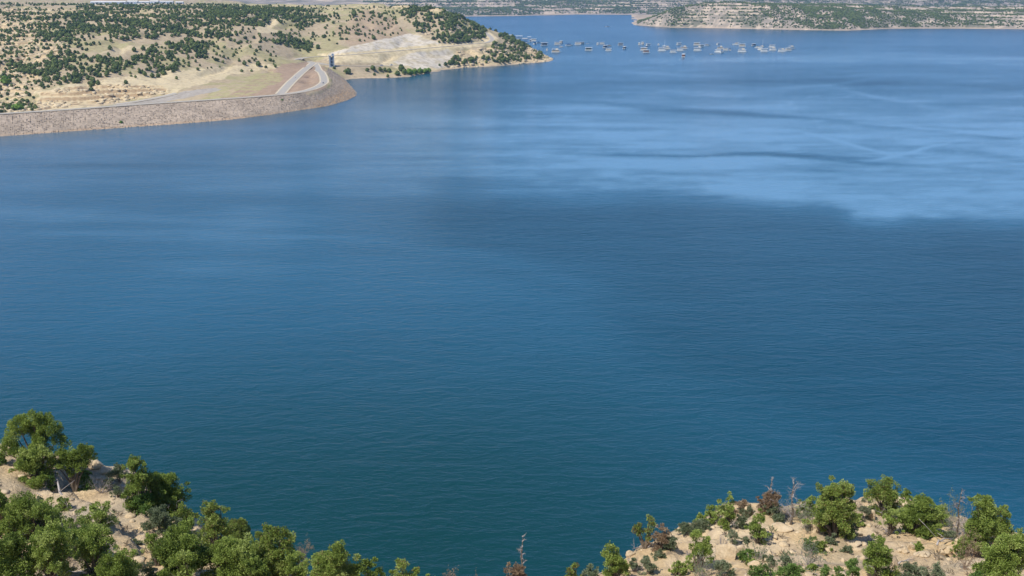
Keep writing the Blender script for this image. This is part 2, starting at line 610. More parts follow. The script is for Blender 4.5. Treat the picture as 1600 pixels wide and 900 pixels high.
Z_CREAM = [(0, 128), (62, 140), (150, 126), (260, 112), (350, 103), (425, 100), (440, 103), (360, 118), (300, 136), (262, 148), (235, 152), (150, 168), (60, 172), (62, 150)]
Z_SPILL = [(495, 86), (560, 70), (620, 62), (650, 52), (672, 62), (700, 70), (745, 66), (765, 50), (780, 60), (770, 70), (715, 78), (720, 92), (700, 108), (640, 113), (590, 99), (525, 98)]
Z_PALE = [(515, 82), (570, 68), (640, 52), (690, 68), (600, 77), (520, 85)]
Z_PALE2 = [(640, 82), (710, 78), (712, 92), (700, 106), (650, 110), (615, 96)]
Z_RED = [(335, 160), (405, 120), (440, 100), (480, 96), (510, 104), (510, 140), (440, 150)]
Z_GRASS = [(320, 158), (330, 140), (400, 118), (430, 108), (440, 125), (390, 150)]
Z_CLIFF = [(62, 142), (150, 132), (255, 134), (262, 146), (180, 160), (60, 172)]
Z_LEFT = [(-300, 175), (-300, 10), (60, 14), (85, 40), (60, 60), (110, 66), (92, 90), (60, 95), (60, 128), (60, 172), (0, 178)]
Z_RIM = [(-300, 14), (120, 14), (260, 16), (330, 18), (430, 8), (520, 8), (620, 6), (700, 8), (700, 20), (640, 14), (520, 17), (440, 14), (330, 26), (200, 30), (100, 26), (0, 30), (-300, 30)]
Z_TIP = [(715, 80), (780, 72), (810, 62), (870, 96), (800, 104), (690, 110)]
Z_PATH = [(400, 44), (420, 33), (440, 20), (446, 22), (436, 36), (425, 45), (440, 48), (445, 52), (405, 52)]
Z_PATH2 = [(335, 50), (350, 46), (370, 52), (340, 56)]


CR_U = np.array([c[0] / c[1] for c in crest[:10]]); CR_Y = np.array([c[1] for c in crest[:10]])


def pen_height(x, y, detail=True):
    x = np.asarray(x, float); y = np.asarray(y, float)
    h = tps(x, y)
    if not detail: return h
    px, py = project(x, y, h)
    land = smooth(0, 10, h)
    rel = land * smooth(14, 22, h)
    h = h + rel * (4.5 * fbm(x / 120, y / 120, 4, 3) + 1.6 * np.abs(fbm(x / 35, y / 35, 3, 4)))
    # drainage gullies on the hillsides
    g = np.abs(fbm(x / 90 + 5, y / 200, 3, 12))
    h = h - rel * 5.0 * np.maximum(0, 0.16 - g) / 0.16
    # ledges of bedrock
    led = np.maximum(soft_poly(px, py, Z_CLIFF, 2), 0.8 * soft_poly(px, py, Z_LEFT, 5)) + 0.7 * soft_poly(px, py, Z_TIP, 3) + 0.6 * soft_poly(px, py, Z_RIM, 3)
    led = np.clip(led, 0, 1) * (h > 1)
    step = 4.6
    hh = h + 1.8 * fbm(x / 30, y / 30, 3, 21)
    fr = hh / step - np.floor(hh / step)
    terr = (np.floor(hh / step) + smooth(0.62, 0.95, fr)) * step
    h = h * (1 - 0.85 * led) + terr * 0.85 * led
    h = h + (h > -2) * 0.35 * fbm(x / 6, y / 6, 3, 33)
    cyv = np.interp(x / y, CR_U, CR_Y)                 # dry valley floor behind the dam
    h = np.where((y > cyv + 8) & (x / y < CR_U[8]) & (h < 3.2), 3.2 + 0.3 * fbm(x / 9, y / 9, 2, 30), h)
    num = np.zeros(h.shape); den = np.full(h.shape, 1e-6); kk = np.zeros(h.shape)
    for rn, (w, pts) in road_world.items():
        if rn == "crest_road": pts = pts[CREST_N:]
        lo, hi = pts[:, :2].min(0) - 25, pts[:, :2].max(0) + 25
        m = (x > lo[0]) & (x < hi[0]) & (y > lo[1]) & (y < hi[1])
        if not m.any(): continue
        d, par = seg_dist(x[m], y[m], pts)
        i = np.clip(par.astype(int), 0, len(pts) - 2)
        zr = pts[i, 2] + (pts[i + 1, 2] - pts[i, 2]) * (par - i)
        k = 1 - smooth(w + 1.5, w + 16, d)
        num[m] += k * k * zr; den[m] += k * k; kk[m] = np.maximum(kk[m], k)
    h = h * (1 - kk) + (num / den - 0.05) * kk
    return h


def pen_color(x, y, z, slope):
    px, py = project(x, y, z)
    n = fbm(x / 40, y / 40, 4, 41)
    n2 = fbm(x / 9, y / 9, 3, 42)
    soil = np.array([0.46, 0.365, 0.23]); grass = np.array([0.37, 0.335, 0.16]); cream = np.array([0.66, 0.54, 0.33]); red = np.array([0.37, 0.26, 0.18])
    pale = np.array([0.62, 0.55, 0.44]); rock = np.array([0.62, 0.475, 0.27]); dark = np.array([0.22, 0.16, 0.10])
    C = np.zeros(x.shape + (3,)) + soil

    def lay(mask, col):
        nonlocal C
        m = np.clip(mask, 0, 1)[..., None]
        C = C * (1 - m) + col * m
    lay(0.75 * smooth(-0.05, 0.25, n), grass)
    lay(0.7 * soft_poly(px, py, [(300, 3), (620, 3), (660, 14), (520, 22), (420, 20), (300, 12)], 4), grass * 1.12)
    lay(0.6 * soft_poly(px, py, [(520, 50), (580, 10), (660, 60), (560, 78)], 6), np.array([0.42, 0.30, 0.20]))
    lay(0.9 * soft_poly(px, py, Z_CREAM, 4), cream)
    lay(0.85 * soft_poly(px, py, [(150, 85), (170, 76), (260, 68), (262, 72), (200, 78), (175, 90)], 3), cream * 0.9)
    lay(0.9 * soft_poly(px, py, Z_SPILL, 2), cream * 1.05)
    lay(0.95 * soft_poly(px, py, Z_PALE, 2), pale)
    lay(0.95 * soft_poly(px, py, Z_PALE2, 3), pale)
    lay(0.5 * soft_poly(px, py, Z_SPILL, 2) * (n2 > 0.18), np.array([0.44, 0.36, 0.2]))
    lay(0.9 * soft_poly(px, py, Z_RED, 2), red)
    lay(0.8 * soft_poly(px, py, Z_GRASS, 5) * smooth(-.3, .1, n2), grass * 1.1)
    lay(0.9 * soft_poly(px, py, [(165, 167), (215, 158), (260, 149), (300, 141), (335, 137), (345, 141), (275, 156), (235, 165)], 1.5), np.array([0.40, 0.36, 0.31]))
    lay(0.9 * soft_poly(px, py, Z_PATH, 1.5), cream)
    lay(0.9 * soft_poly(px, py, Z_PATH2, 1.5), cream)
    lf = np.clip(soft_poly(px, py, Z_LEFT, 5) + soft_poly(px, py, Z_TIP, 3) + soft_poly(px, py, Z_RIM, 3) * .8, 0, 1)
    lay(lf * smooth(-0.1, 0.15, n2 + 0.6 * slope - 0.2), rock * 1.08)
    lay(0.8 * soft_poly(px, py, Z_CLIFF, 2) * smooth(-0.3, 0.1, n2), rock * 1.05)
    # brown strata showing on the cliff risers
    fr = (z + 1.8 * fbm(x / 30, y / 30, 3, 21)) / 4.6; fr = fr - np.floor(fr)
    lay(0.75 * soft_poly(px, py, Z_CLIFF, 2) * smooth(.66, .74, fr) * smooth(-.1, .15, fbm(x / 14, y / 14, 3, 57)), np.array([0.24, 0.15, 0.085]))
    lay(0.4 * soft_poly(px, py, Z_LEFT, 4) * smooth(.66, .74, fr) * (n2 > 0), np.array([0.30, 0.20, 0.11]))
    lay(0.75 * soft_poly(px, py, Z_CLIFF, 3) * smooth(.35, .7, slope), np.array([0.34, 0.22, 0.12]))
    lay(0.5 * soft_poly(px, py, Z_LEFT, 3) * smooth(.5, .9, slope), np.array([0.36, 0.25, 0.15]))
    # bare beach right above the water
    lay(0.9 * smooth(2.2, 0.6, z), np.array([0.52, 0.40, 0.26]))
    lay(0.35 * (fbm(x / 3.5, y / 3.5, 2, 55) > 0.32), dark)
    return C


def build_peninsula():
    ys = np.concatenate([np.arange(900, 2460, 3.2), np.arange(2460, 3000, 8), np.arange(3000, 5800, 40)])
    us = np.concatenate([np.arange(-0.95, -0.50, 0.01), np.arange(-0.50, 0.095, 0.0016)])
    Y, U = np.meshgrid(ys, us, indexing='ij')
    X = U * Y
    Hh = pen_height(X, Y)
    gy = np.gradient(Hh, axis=0) / np.gradient(Y, axis=0)
    gx = np.gradient(Hh, axis=1) / np.gradient(X, axis=1)
    sl = np.hypot(gx, gy)
    C = pen_color(X, Y, Hh, sl)
    idx = grid_faces(*X.shape)
    hv = Hh.reshape(-1)
    keep = hv[idx].max(1) > -7
    V = np.stack([X, Y, Hh], -1).reshape(-1, 3)
    used = np.unique(idx[keep])
    rm = np.full(len(V), -1); rm[used] = np.arange(len(used))
    me = mesh_np("peninsula", V[used], rm[idx[keep]], attr_mat("hillside_soil", 0.95, 0.16, 0.16, 0.5, 0.5), colors={"Col": C.reshape(-1, 3)[used]})
    tag(link("peninsula_terrain", me), "scrubby sandstone hillside and mesa behind the dam", "hill", kind="structure")


build_peninsula()


def ground(x, y):
    return pen_height(np.atleast_1d(np.asarray(x, float)), np.atleast_1d(np.asarray(y, float)))


def road_mat():
    m, nt, p = new_mat("weathered_asphalt")
    g = nt.nodes.new("ShaderNodeNewGeometry")
    n = noise_node(nt, 0.6, 5, 0.6, g.outputs["Position"])
    nt.links.new(ramp(nt, n.outputs[0], [(0.3, (0.36, 0.33, 0.28)), (0.7, (0.45, 0.41, 0.35))]), p.inputs["Base Color"])
    p.inputs["Roughness"].default_value = 0.9
    return m


M_ROAD = road_mat()
M_SHOULDER = simple_mat("sandy_shoulder", (0.60, 0.51, 0.36), 0.95, 0.15, 0.3)
M_PAINT = simple_mat("road_paint", (0.75, 0.73, 0.66), 0.7, 0.05, 1.0)


def ribbon(pts, w, dz, off=0.0):
    P = np.array(pts)
    T = np.gradient(P[:, :2], axis=0)
    T /= np.linalg.norm(T, axis=1)[:, None] + 1e-9
    N = np.stack([-T[:, 1], T[:, 0]], 1)
    L = np.c_[P[:, :2] + N * (off + w / 2), P[:, 2] + dz]
    R = np.c_[P[:, :2] + N * (off - w / 2), P[:, 2] + dz]
    V = np.stack([L, R], 1).reshape(-1, 3)
    n = len(P)
    F = np.array([(2 * i, 2 * i + 1, 2 * i + 3, 2 * i + 2) for i in range(n - 1)])
    return V, F


dam = empty("dam", (crest[4][0], crest[4][1], 0))
tag(dam, "long curved earthfill dam faced with grey riprap rock and a road on its crest", "dam")
dam_off = np.array([crest[4][0], crest[4][1], 0])
rd = {}
for k, (rn, (w, pts)) in enumerate(road_world.items()):
    if rn != "crest_road":
        zz_ = pen_height(pts[:, 0], pts[:, 1])
        for _ in range(3): zz_[1:-1] = (zz_[:-2] + 2 * zz_[1:-1] + zz_[2:]) / 4
        pts[:, 2] = zz_ + 0.02
    for nm, ww, dz, mat in (("shoulder", 2 * w + 2.4, 0.28, M_SHOULDER), ("road", 2 * w * .82, 0.36, M_ROAD)):
        V, F = ribbon(pts, ww, dz + 0.025 * k)
        if rn == "crest_road":
            o = link("crest_" + nm, mesh_np("crest_" + nm, V - dam_off, F, mat), dam)
        else:
            o = link(rn if nm == "road" else "road_shoulder", mesh_np(rn, V, F, mat))
            tag(o, kind="structure")
            tag(o, {"spillway_road": "straight road sloping up left of the brown triangle", "junction_road": "pale road junction left of the intake tower",
                    "lower_road": "grey lakeside road right of the intake tower", "bench_road": "narrow road along the bench above the pale spillway bank",
                    "valley_road": "grey track in the hollow behind the dam"}[rn] + (" shoulder" if nm != "road" else ""), "road")

# dam body: upstream riprap slope, crest, downstream slope
def build_dam():
    # densify the paired stations
    c = np.array(crest); w = np.array(wline)
    t = np.arange(len(c))
    seg = np.r_[0, np.cumsum(np.hypot(*(np.diff((c + w)[:, :2] / 2, axis=0).T)))]
    tt = np.interp(np.arange(0, seg[-1], 1.6), seg, t)
    def ip(A): 
        out = np.stack([np.interp(tt, t, A[:, i]) for i in range(A.shape[1])], 1)
        for _ in range(20): out[1:-1] = (out[:-2] + 2 * out[1:-1] + out[2:]) / 4
        return out
    c, w = ip(c), ip(w)
    d = (w - c)[:, :2]; L = np.linalg.norm(d, axis=1)[:, None]; d = d / L
    nS = 34
    s = np.linspace(0, 1.45, nS)
    rows = []
    edge = 5.6
    for k in s:
        base = c[:, :2] + d * (edge + (L - edge) * k)
        z = c[:, 2] * (1 - k)
        rows.append(np.c_[base, z])
    R = np.stack(rows, 1)                       # stations x slope
    rng = np.random.default_rng(4)
    n1 = fbm(R[..., 0] / 5, R[..., 1] / 5, 3, 61)
    R[:, 1:, 2] += (0.5 * n1 + rng.uniform(-.22, .22, n1.shape))[:, 1:]
    R[:, 1:, 0] += rng.uniform(-.35, .35, n1.shape)[:, 1:]
    px, py = project(R[..., 0], R[..., 1], R[..., 2])
    C = np.zeros(R.shape) + np.array([0.42, 0.335, 0.25])
    v = rng.uniform(0.82, 1.2, R.shape[:2])[..., None] * (1 + 0.25 * fbm(R[..., 0] / 14, R[..., 1] / 14, 3, 7))[..., None]
    C = C * v
    rust = np.clip(smooth(470, 530, px) * smooth(8.5, 5.0, R[..., 2] + 3 * n1) * smooth(560, 545, px - 0 * py) + 0.6 * smooth(1.8, .8, R[..., 2]) * smooth(-100, 100, px), 0, 1)
    rust = np.where((px > 505) & (py > 133) & (R[..., 2] < 7 + 3 * n1), 0.85, rust)[..., None]
    C = C * (1 - rust) + np.array([0.50, 0.34, 0.20]) * (0.7 + 0.3 * v) * rust
    me = mesh_np("riprap_face", R.reshape(-1, 3) - dam_off, grid_faces(*R.shape[:2]), attr_mat("riprap", 0.95, 1.1, 0.2, 0.45, 1.6), colors={"Col": np.clip(C, 0, .8).reshape(-1, 3)})
    link("riprap_face", me, dam)
    inner = []
    for k, zz in ((-5.6, -0.02), (-9, -1.5), (-30, -12), (-60, -24)):
        inner.append(np.c_[c[:, :2] + d * k, c[:, 2] + zz])
    inner.insert(0, np.c_[c[:, :2] + d * 5.6, c[:, 2] - 0.02])
    I = np.stack(inner, 1)
    m = tt < 7.0
    me = mesh_np("earth_core", I[m].reshape(-1, 3) - dam_off, grid_faces(*I[m].shape[:2]), simple_mat("dam_earth", (0.42, 0.33, 0.23), 0.95, 0.2, 0.2))
    link("earth_core", me, dam)
    return c, w, d


dam_c, dam_w, dam_d = build_dam()

# ================================================================== FAR SHORE
def far_height(x, y):
    u = x / y
    pxs = 800 + u * 1657.0                     # column a far point stands in
    shore_far = np.interp(pxs, [-400, 600, 650, 700, 800, 900, 1000, 1100, 2200], [26, 26.5, 26, 26, 25, 22.5, 23, 22, 22])
    yf = 130 / -slope_of(shore_far) + 40 * fbm(x / 500, y / 4000, 3, 70)
    s1 = y - yf
    ysh = np.interp(pxs, [980, 1010, 1050, 1100, 1200, 1300, 1330, 1400, 1500, 1600, 2200], [38, 40.5, 43, 43.5, 45.5, 47.5, 47.5, 44.5, 44.5, 45.5, 47])
    yh = 130 / -slope_of(ysh)
    s2 = np.minimum(y - yh, (pxs - 990) * 2.75 * np.clip((5500 - y) / 1200, 0.1, 1))
    s2 = np.where(pxs < 985, -200, s2)
    s2 = s2 + 9 * fbm(x / 90, y / 260, 3, 72)
    # far shore hills
    h1 = np.interp(s1, [-400, 0, 120, 700, 1500, 2600, 5000, 9000], [-30, 0, 9, 40, 95, 170, 260, 430])
    mid = smooth(860, 1000, pxs)
    # headland profile: bluffs on the left half, benches on the right half
    top = np.interp(pxs, [980, 1000, 1040, 1080, 1120, 1300, 1350, 1450, 1600, 2200], [14, 42, 66, 84, 88, 74, 62, 52, 50, 50])
    Lh = np.interp(pxs, [990, 1060, 1300], [230, 340, 560])
    k = np.clip(s2 / Lh, -1, 1)
    h2 = np.where(s2 > 0, top * (1 - (1 - np.clip(k, 0, 1)) ** 2.6), s2 * 0.2)
    h2 = np.where(s2 > Lh, top + (s2 - Lh) * 0.022, h2)
    r = fbm(x / 260, y / 260, 5, 75)
    rg = 1 - 2 * np.abs(fbm(x / 170 + 3, y / 340, 4, 79))
    h1 = h1 + smooth(0, 400, s1) * (26 * r + 12 * rg)
    h2 = h2 + smooth(0, 150, s2) * (9 * r + 9 * rg - 2)
    h = np.maximum(h1, h2)
    h = np.where(h > 1, h, h)
    step = np.where(s2 > 0, 11.0, 17.0)
    hh = h + 3.0 * fbm(x / 90, y / 90, 3, 81)
    fr = hh / step - np.floor(hh / step)
    terr = (np.floor(hh / step) + smooth(0.6, 0.92, fr)) * step
    tk = 0.8 * (h > 2) * smooth(-.35, .2, fbm(x / 400, y / 300, 2, 90))
    edge = (fr > 0.6) & (tk > .35)
    return h * (1 - tk) + terr * tk, edge, s1, s2


def build_far():
    ys = np.concatenate([np.arange(3600, 5600, 7.5), np.arange(5600, 8600, 14.0), np.arange(8600, 16000, 110)])
    us = np.concatenate([np.arange(-0.9, -0.12, 0.01), np.arange(-0.12, 0.56, 0.0017), np.arange(0.56, 0.9, 0.01)])
    Y, U = np.meshgrid(ys, us, indexing='ij')
    X = U * Y
    Hh, edge, s1, s2 = far_height(X, Y)
    n = fbm(X / 60, Y / 90, 4, 95)
    n2 = fbm(X / 18, Y / 26, 3, 96)
    C = np.zeros(X.shape + (3,)) + np.array([0.34, 0.285, 0.215])
    m = np.clip(smooth(-.1, 0.25, n), 0, 1)[..., None] * 0.6
    C = C * (1 - m) + np.array([0.12, 0.13, 0.07]) * m
    m = (edge * 0.75 * smooth(-.25, .1, n2))[..., None]
    C = C * (1 - m) + np.array([0.66, 0.52, 0.37]) * m
    m = (0.75 * smooth(0.12, 0.3, n2) * smooth(0.2, -0.1, n))[..., None]
    C = C * (1 - m) + np.array([0.64, 0.51, 0.37]) * m
    m = (0.75 * smooth(7600, 9000, Y))[..., None]
    C = C * (1 - m) + np.array([0.13, 0.15, 0.11]) * m
    m = (0.8 * smooth(2.6, 1.2, Hh) * (Hh > -1))[..., None]
    C = C * (1 - m) + np.array([0.58, 0.44, 0.30]) * m
    idx = grid_faces(*X.shape)
    keep = Hh.reshape(-1)[idx].max(1) > -6
    V = np.stack([X, Y, Hh], -1).reshape(-1, 3)
    used = np.unique(idx[keep]); rm = np.full(len(V), -1); rm[used] = np.arange(len(used))
    me = mesh_np("far_hills", V[used], rm[idx[keep]], attr_mat("far_sandstone", 0.95, 0.03, 0.15), colors={"Col": C.reshape(-1, 3)[used]})
    tag(link("far_hills", me), "pale sandstone bluffs and wooded hills across the lake", "hills", kind="structure")


build_far()

# ================================================================== DISTANT TREES AND ROCKS
def cubesphere(n=2):
    """closed quad ball"""
    vs, fs = {}, []
    def vid(p):
        k = tuple(np.round(p, 5))
        return vs.setdefault(k, len(vs))
    for ax in range(3):
        for sgn in (-1, 1):
            for i in range(n):
                for j in range(n):
                    q = []
                    for a, b in ((0, 0), (1, 0), (1, 1), (0, 1)):
                        p = np.zeros(3); p[ax] = sgn
                        p[(ax + 1) % 3] = -1 + 2 * (i + a) / n
                        p[(ax + 2) % 3] = -1 + 2 * (j + b) / n
                        q.append(vid(p / np.linalg.norm(p)))
                    fs.append(q if sgn > 0 else q[::-1])
    return np.array(list(vs.keys())), np.array(fs)


def far_tree_proto(seed, leaves=60):
    rng = np.random.default_rng(seed)
    V, F = cubesphere(2)
    V = V * rng.uniform(0.62, 0.95, (len(V), 1)) * np.array([0.5, 0.5, 0.46]) + np.array([0, 0, 0.50])
    L = rng.normal(size=(leaves, 3)); L /= np.linalg.norm(L, axis=1)[:, None]
    C = L * rng.uniform(0.38, 0.54, (leaves, 1)) * np.array([1, 1, 0.95]) + np.array([0, 0, 0.52])
    C[:, :2] *= (1.12 - 0.45 * C[:, 2:3])
    N = L + rng.normal(size=L.shape) * 0.35; N /= np.linalg.norm(N, axis=1)[:, None]
    A = np.cross(N, rng.normal(size=L.shape)); A /= np.linalg.norm(A, axis=1)[:, None]
    B = np.cross(N, A)
    s = rng.uniform(0.07, 0.13, (leaves, 1))
    Q = np.stack([C - A * s - B * s, C + A * s - B * s * .8, C + A * s * .9 + B * s, C - A * s + B * s], 1).reshape(-1, 3)
    FQ = np.arange(leaves * 4).reshape(-1, 4) + len(V)
    return np.r_[V, Q], np.r_[F, FQ]


def foliage_mat(name, c_dark, c_mid, c_light, nscale=0.5, brown=(0.16, 0.10, 0.05)):
    m, nt, p = new_mat(name)
    a = nt.nodes.new("ShaderNodeAttribute"); a.attribute_name = "tint"
    b = nt.nodes.new("ShaderNodeAttribute"); b.attribute_name = "dry"
    oi = nt.nodes.new("ShaderNodeObjectInfo")
    f = math_node(nt, 'ADD', a.outputs["Fac"], math_node(nt, 'MULTIPLY', math_node(nt, 'SUBTRACT', oi.outputs["Random"], 0.5), 0.35))
    col = ramp(nt, f, [(0.0, c_dark), (0.5, c_mid), (1.0, c_light)])
    col = mix_col(nt, b.outputs["Fac"], col, brown)
    nt.links.new(col, p.inputs["Base Color"])
    p.inputs["Roughness"].default_value = 0.75
    p.inputs["Specular IOR Level"].default_value = 0.2
    tr = nt.nodes.new("ShaderNodeBsdfTranslucent")
    nt.links.new(col, tr.inputs["Color"])
    mx = nt.nodes.new("ShaderNodeMixShader"); mx.inputs[0].default_value = 0.30
    nt.links.new(p.outputs[0], mx.inputs[1]); nt.links.new(tr.outputs[0], mx.inputs[2])
    nt.links.new(mx.outputs[0], nt.nodes["Material Output"].inputs["Surface"])
    return m


M_FARLEAF = foliage_mat("hill_juniper_foliage", (0.080, 0.118, 0.036), (0.15, 0.20, 0.056), (0.24, 0.29, 0.085))
M_BRIGHT = foliage_mat("willow_foliage", (0.10, 0.18, 0.03), (0.18, 0.30, 0.05), (0.27, 0.40, 0.07))
M_BARK = simple_mat("bark", (0.17, 0.135, 0.10), 0.95, 0.35, 6.0)
M_DEAD = simple_mat("bleached_wood", (0.40, 0.36, 0.33), 0.9, 0.3, 8.0)
M_FARROCK = simple_mat("outcrop_sandstone", (0.62, 0.50, 0.32), 0.95, 0.22, 0.4)


def scatter_mesh(name, protos, P, S, mat, seed=1, tint=None):
    """many plants or stones as one mesh. P (n,3) bases, S (n,3) sizes"""
    rng = np.random.default_rng(seed)
    n = len(P)
    which = rng.integers(0, len(protos), n)
    ang = rng.uniform(0, 2 * np.pi, n)
    tint = rng.uniform(0, 1, n) if tint is None else tint
    Vs, Fs, Ts = [], [], []
    base = 0
    for k, (V, F) in enumerate(protos):
        i = np.nonzero(which == k)[0]
        if not len(i): continue
        c, s = np.cos(ang[i])[:, None], np.sin(ang[i])[:, None]
        x = V[None, :, 0] * c - V[None, :, 1] * s
        y = V[None, :, 0] * s + V[None, :, 1] * c
        W = np.stack([x * S[i, 0:1], y * S[i, 1:2], V[None, :, 2] * S[i, 2:3]], -1) + P[i][:, None, :]
        Vs.append(W.reshape(-1, 3))
        Fs.append((F[None] + (np.arange(len(i)) * len(V))[:, None, None]).reshape(-1, F.shape[1]) + base)
        t = np.repeat(tint[i], len(V)) + np.tile(rng.uniform(-.2, .2, len(V)), len(i))
        Ts.append(t)
        base += len(i) * len(V)
    T = np.concatenate(Ts)
    return mesh_np(name, np.concatenate(Vs), np.concatenate(Fs), mat, attrs={"tint": np.clip(T, 0, 1), "dry": np.zeros(len(T))})


DENS = [  # polygon in photo pixels of where the hillside woods are, probability
    ([(-400, 10), (60, 20), (60, 60), (60, 100), (60, 140), (60, 176), (-400, 176)], 0.42),
    ([(0, 14), (130, 16), (130, 26), (0, 30)], 0.12),
    ([(60, 25), (150, 22), (240, 33), (330, 18), (345, 30), (320, 60), (258, 58), (230, 60), (190, 62), (140, 50), (105, 68), (60, 65)], 0.64),
    ([(325, 18), (350, 12), (400, 14), (440, 9), (432, 30), (405, 44), (395, 50), (345, 62), (320, 60)], 0.7),
    ([(0, 92), (60, 98), (105, 80), (122, 92), (62, 122), (0, 112)], 0.8),
    ([(60, 60), (105, 66), (140, 50), (190, 62), (150, 75), (105, 95), (60, 100)], 0.32),
    ([(192, 100), (235, 76), (290, 62), (322, 68), (322, 85), (278, 110), (240, 122), (196, 122)], 0.75),
    ([(70, 115), (95, 98), (150, 85), (190, 92), (192, 122), (140, 122), (100, 136), (62, 140)], 0.6),
    ([(128, 125), (150, 120), (160, 138), (138, 142)], 0.6),
    ([(420, 51), (450, 54), (470, 62), (490, 70), (482, 82), (455, 76), (422, 64)], 0.9),
    ([(620, 18), (640, 14), (700, 14), (730, 30), (758, 47), (762, 62), (720, 68), (690, 70), (665, 55), (632, 35)], 0.66),
    ([(440, 12), (470, 14), (535, 22), (545, 30), (500, 38), (475, 47), (440, 38), (432, 30)], 0.5),
    ([(545, 16), (575, 20), (620, 16), (620, 30), (580, 32), (546, 28)], 0.35),
    ([(320, 60), (420, 52), (430, 80), (430, 108), (360, 103), (300, 112), (280, 108), (320, 85)], 0.2),
    ([(430, 36), (560, 30), (600, 55), (540, 72), (495, 66), (450, 52)], 0.15),
    ([(545, 25), (620, 20), (625, 55), (560, 68)], 0.2),
    ([(762, 72), (805, 60), (856, 92), (815, 98), (760, 84)], 0.42),
    ([(700, 93), (760, 90), (858, 93), (850, 97), (760, 103), (690, 109)], 0.5),
    ([(776, 54), (800, 57), (830, 74), (800, 72)], 0.75),
    ([(120, 12), (420, 5), (420, 18), (250, 30), (120, 24)], 0.35),
]
ROCKZ = [Z_LEFT, Z_CLIFF, Z_TIP, Z_RIM]


def hillside_trees():
    rng = np.random.default_rng(11)
    sp = 5.6
    gx, gy = np.meshgrid(np.arange(-1350, 130, sp), np.arange(1030, 2750, sp))
    x = (gx + rng.uniform(-.5, .5, gx.shape) * sp).ravel(); y = (gy + rng.uniform(-.5, .5, gx.shape) * sp).ravel()
    m = (x / y > -0.52) & (x / y < 0.08)
    x, y = x[m], y[m]
    z = pen_height(x, y)
    px, py = project(x, y, z)
    qx = px + 7 * fbm(px / 16, py / 8, 3, 101); qy = py + 5 * fbm(px / 14 + 9, py / 8, 3, 102)
    pr = np.zeros(len(x))
    for poly, p in DENS:
        pr = np.maximum(pr, p * in_poly(qx, qy, poly))
    pr = pr * 0.72 * (0.45 + 1.0 * smooth(-.25, .2, fbm(x / 30, y / 30, 3, 105)))
    pr = np.where(y > 2350, 0.08, pr)
    ok = (rng.uniform(size=len(x)) < pr) & (z > 2.5)
    for rn, (w, pts) in road_world.items():
        d, _ = seg_dist(x, y, pts)
        ok &= d > w + (5 if rn != "crest_road" else 16)
    x, y, z, px, py = (a[ok] for a in (x, y, z, px, py))
    S = rng.uniform(3.2, 6.6, len(x)) * (0.88 + 0.22 * (pr[ok] > .5)) * (1 + .3 * (px > 640))
    return x, y, z, px, py, S, rng


protos = [far_tree_proto(s) for s in range(7)]
tx, ty, tz, tpx, tpy, tS, trng = hillside_trees()
TZONES = [
    (lambda a, b: (a < 62) & (b > 112), "the rocky slope low at far left", "junipers low at far left above the dam crest"),
    (lambda a, b: (a < 62) & (b > 60), "the far left slope with cream rocks", "junipers halfway up the far left hillside"),
    (lambda a, b: (a < 62), "the far left mesa rim", "junipers near the rim at far left"),
    (lambda a, b: (a < 200) & (b > 95), "the grove above the layered cliff", "junipers above the layered cliff"),
    (lambda a, b: (a >= 185) & (a < 330) & (b > 60), "the grove right of the tan clearing", "junipers right of the tan clearing"),
    (lambda a, b: (a < 200) & (b > 60), "the slope left of the tan clearing", "junipers left of the tan clearing"),
    (lambda a, b: (a < 330), "the dense wood below the mesa rim", "junipers of the dense upper wood"),
    (lambda a, b: (a < 440) & (b > 60), "the grassy slope above the brown triangle", "scattered junipers above the road triangle"),
    (lambda a, b: (a >= 415) & (a < 495) & (b > 50), "the clump behind the road junction", "junipers of the clump behind the junction"),
    (lambda a, b: (a < 450), "the wood beside the cream dirt track", "junipers beside the cream dirt track"),
    (lambda a, b: (a < 625), "the tan slope above the pale bank", "scattered junipers above the pale bank"),
    (lambda a, b: (b < 72), "the steep rocky mesa nose", "junipers on the rocky nose of the mesa"),
    (lambda a, b: (b >= 72), "the low rocky point by the houseboats", "junipers on the low rocky point"),
]
tdepth = np.hypot(tx, ty)
vis = (tpx > 2) & (tpx < 900) & (tpy > 4) & (tpy < 176)
# quotas per zone so that every part of the hillside keeps trees of its own, largest first
taken = np.zeros(len(tx), bool)
zone = np.full(len(tx), -1)
for zi, (f, _, _) in enumerate(TZONES):
    m = f(tpx, tpy) & (zone < 0) & vis
    zone[m] = zi
order = np.argsort(-(tS / tdepth) * vis)
picked = [i for i in order if zone[i] >= 0][:270]
picked = [int(i) for i in picked]
for i in picked: taken[i] = True
far_crowns = []
for k, (V, F) in enumerate(protos[:5]):
    t = np.clip(np.random.default_rng(k).uniform(0.2, 0.8, len(V)), 0, 1)
    far_crowns.append(mesh_np("crown", V, F, M_FARLEAF, attrs={"tint": t, "dry": np.zeros(len(V))}))
tb = MB(); tb.tube([(0, 0, -0.06), (0.02, 0.01, 0.15), (-0.02, 0, 0.45)], [0.05, 0.035, 0.02], 6)
far_trunk = tb.mesh("trunk", M_BARK)


def hill_tree(loc, s, label, group, sx=1.0, crown_mesh=None):
    t = empty("hill_juniper", loc, trng.uniform(0, 6.28))
    t.scale = (s * sx, s * sx, s)
    tag(t, label, "tree", group)
    link("crown", crown_mesh or far_crowns[int(trng.integers(0, 5))], t)
    link("trunk", far_trunk, t)
    return t


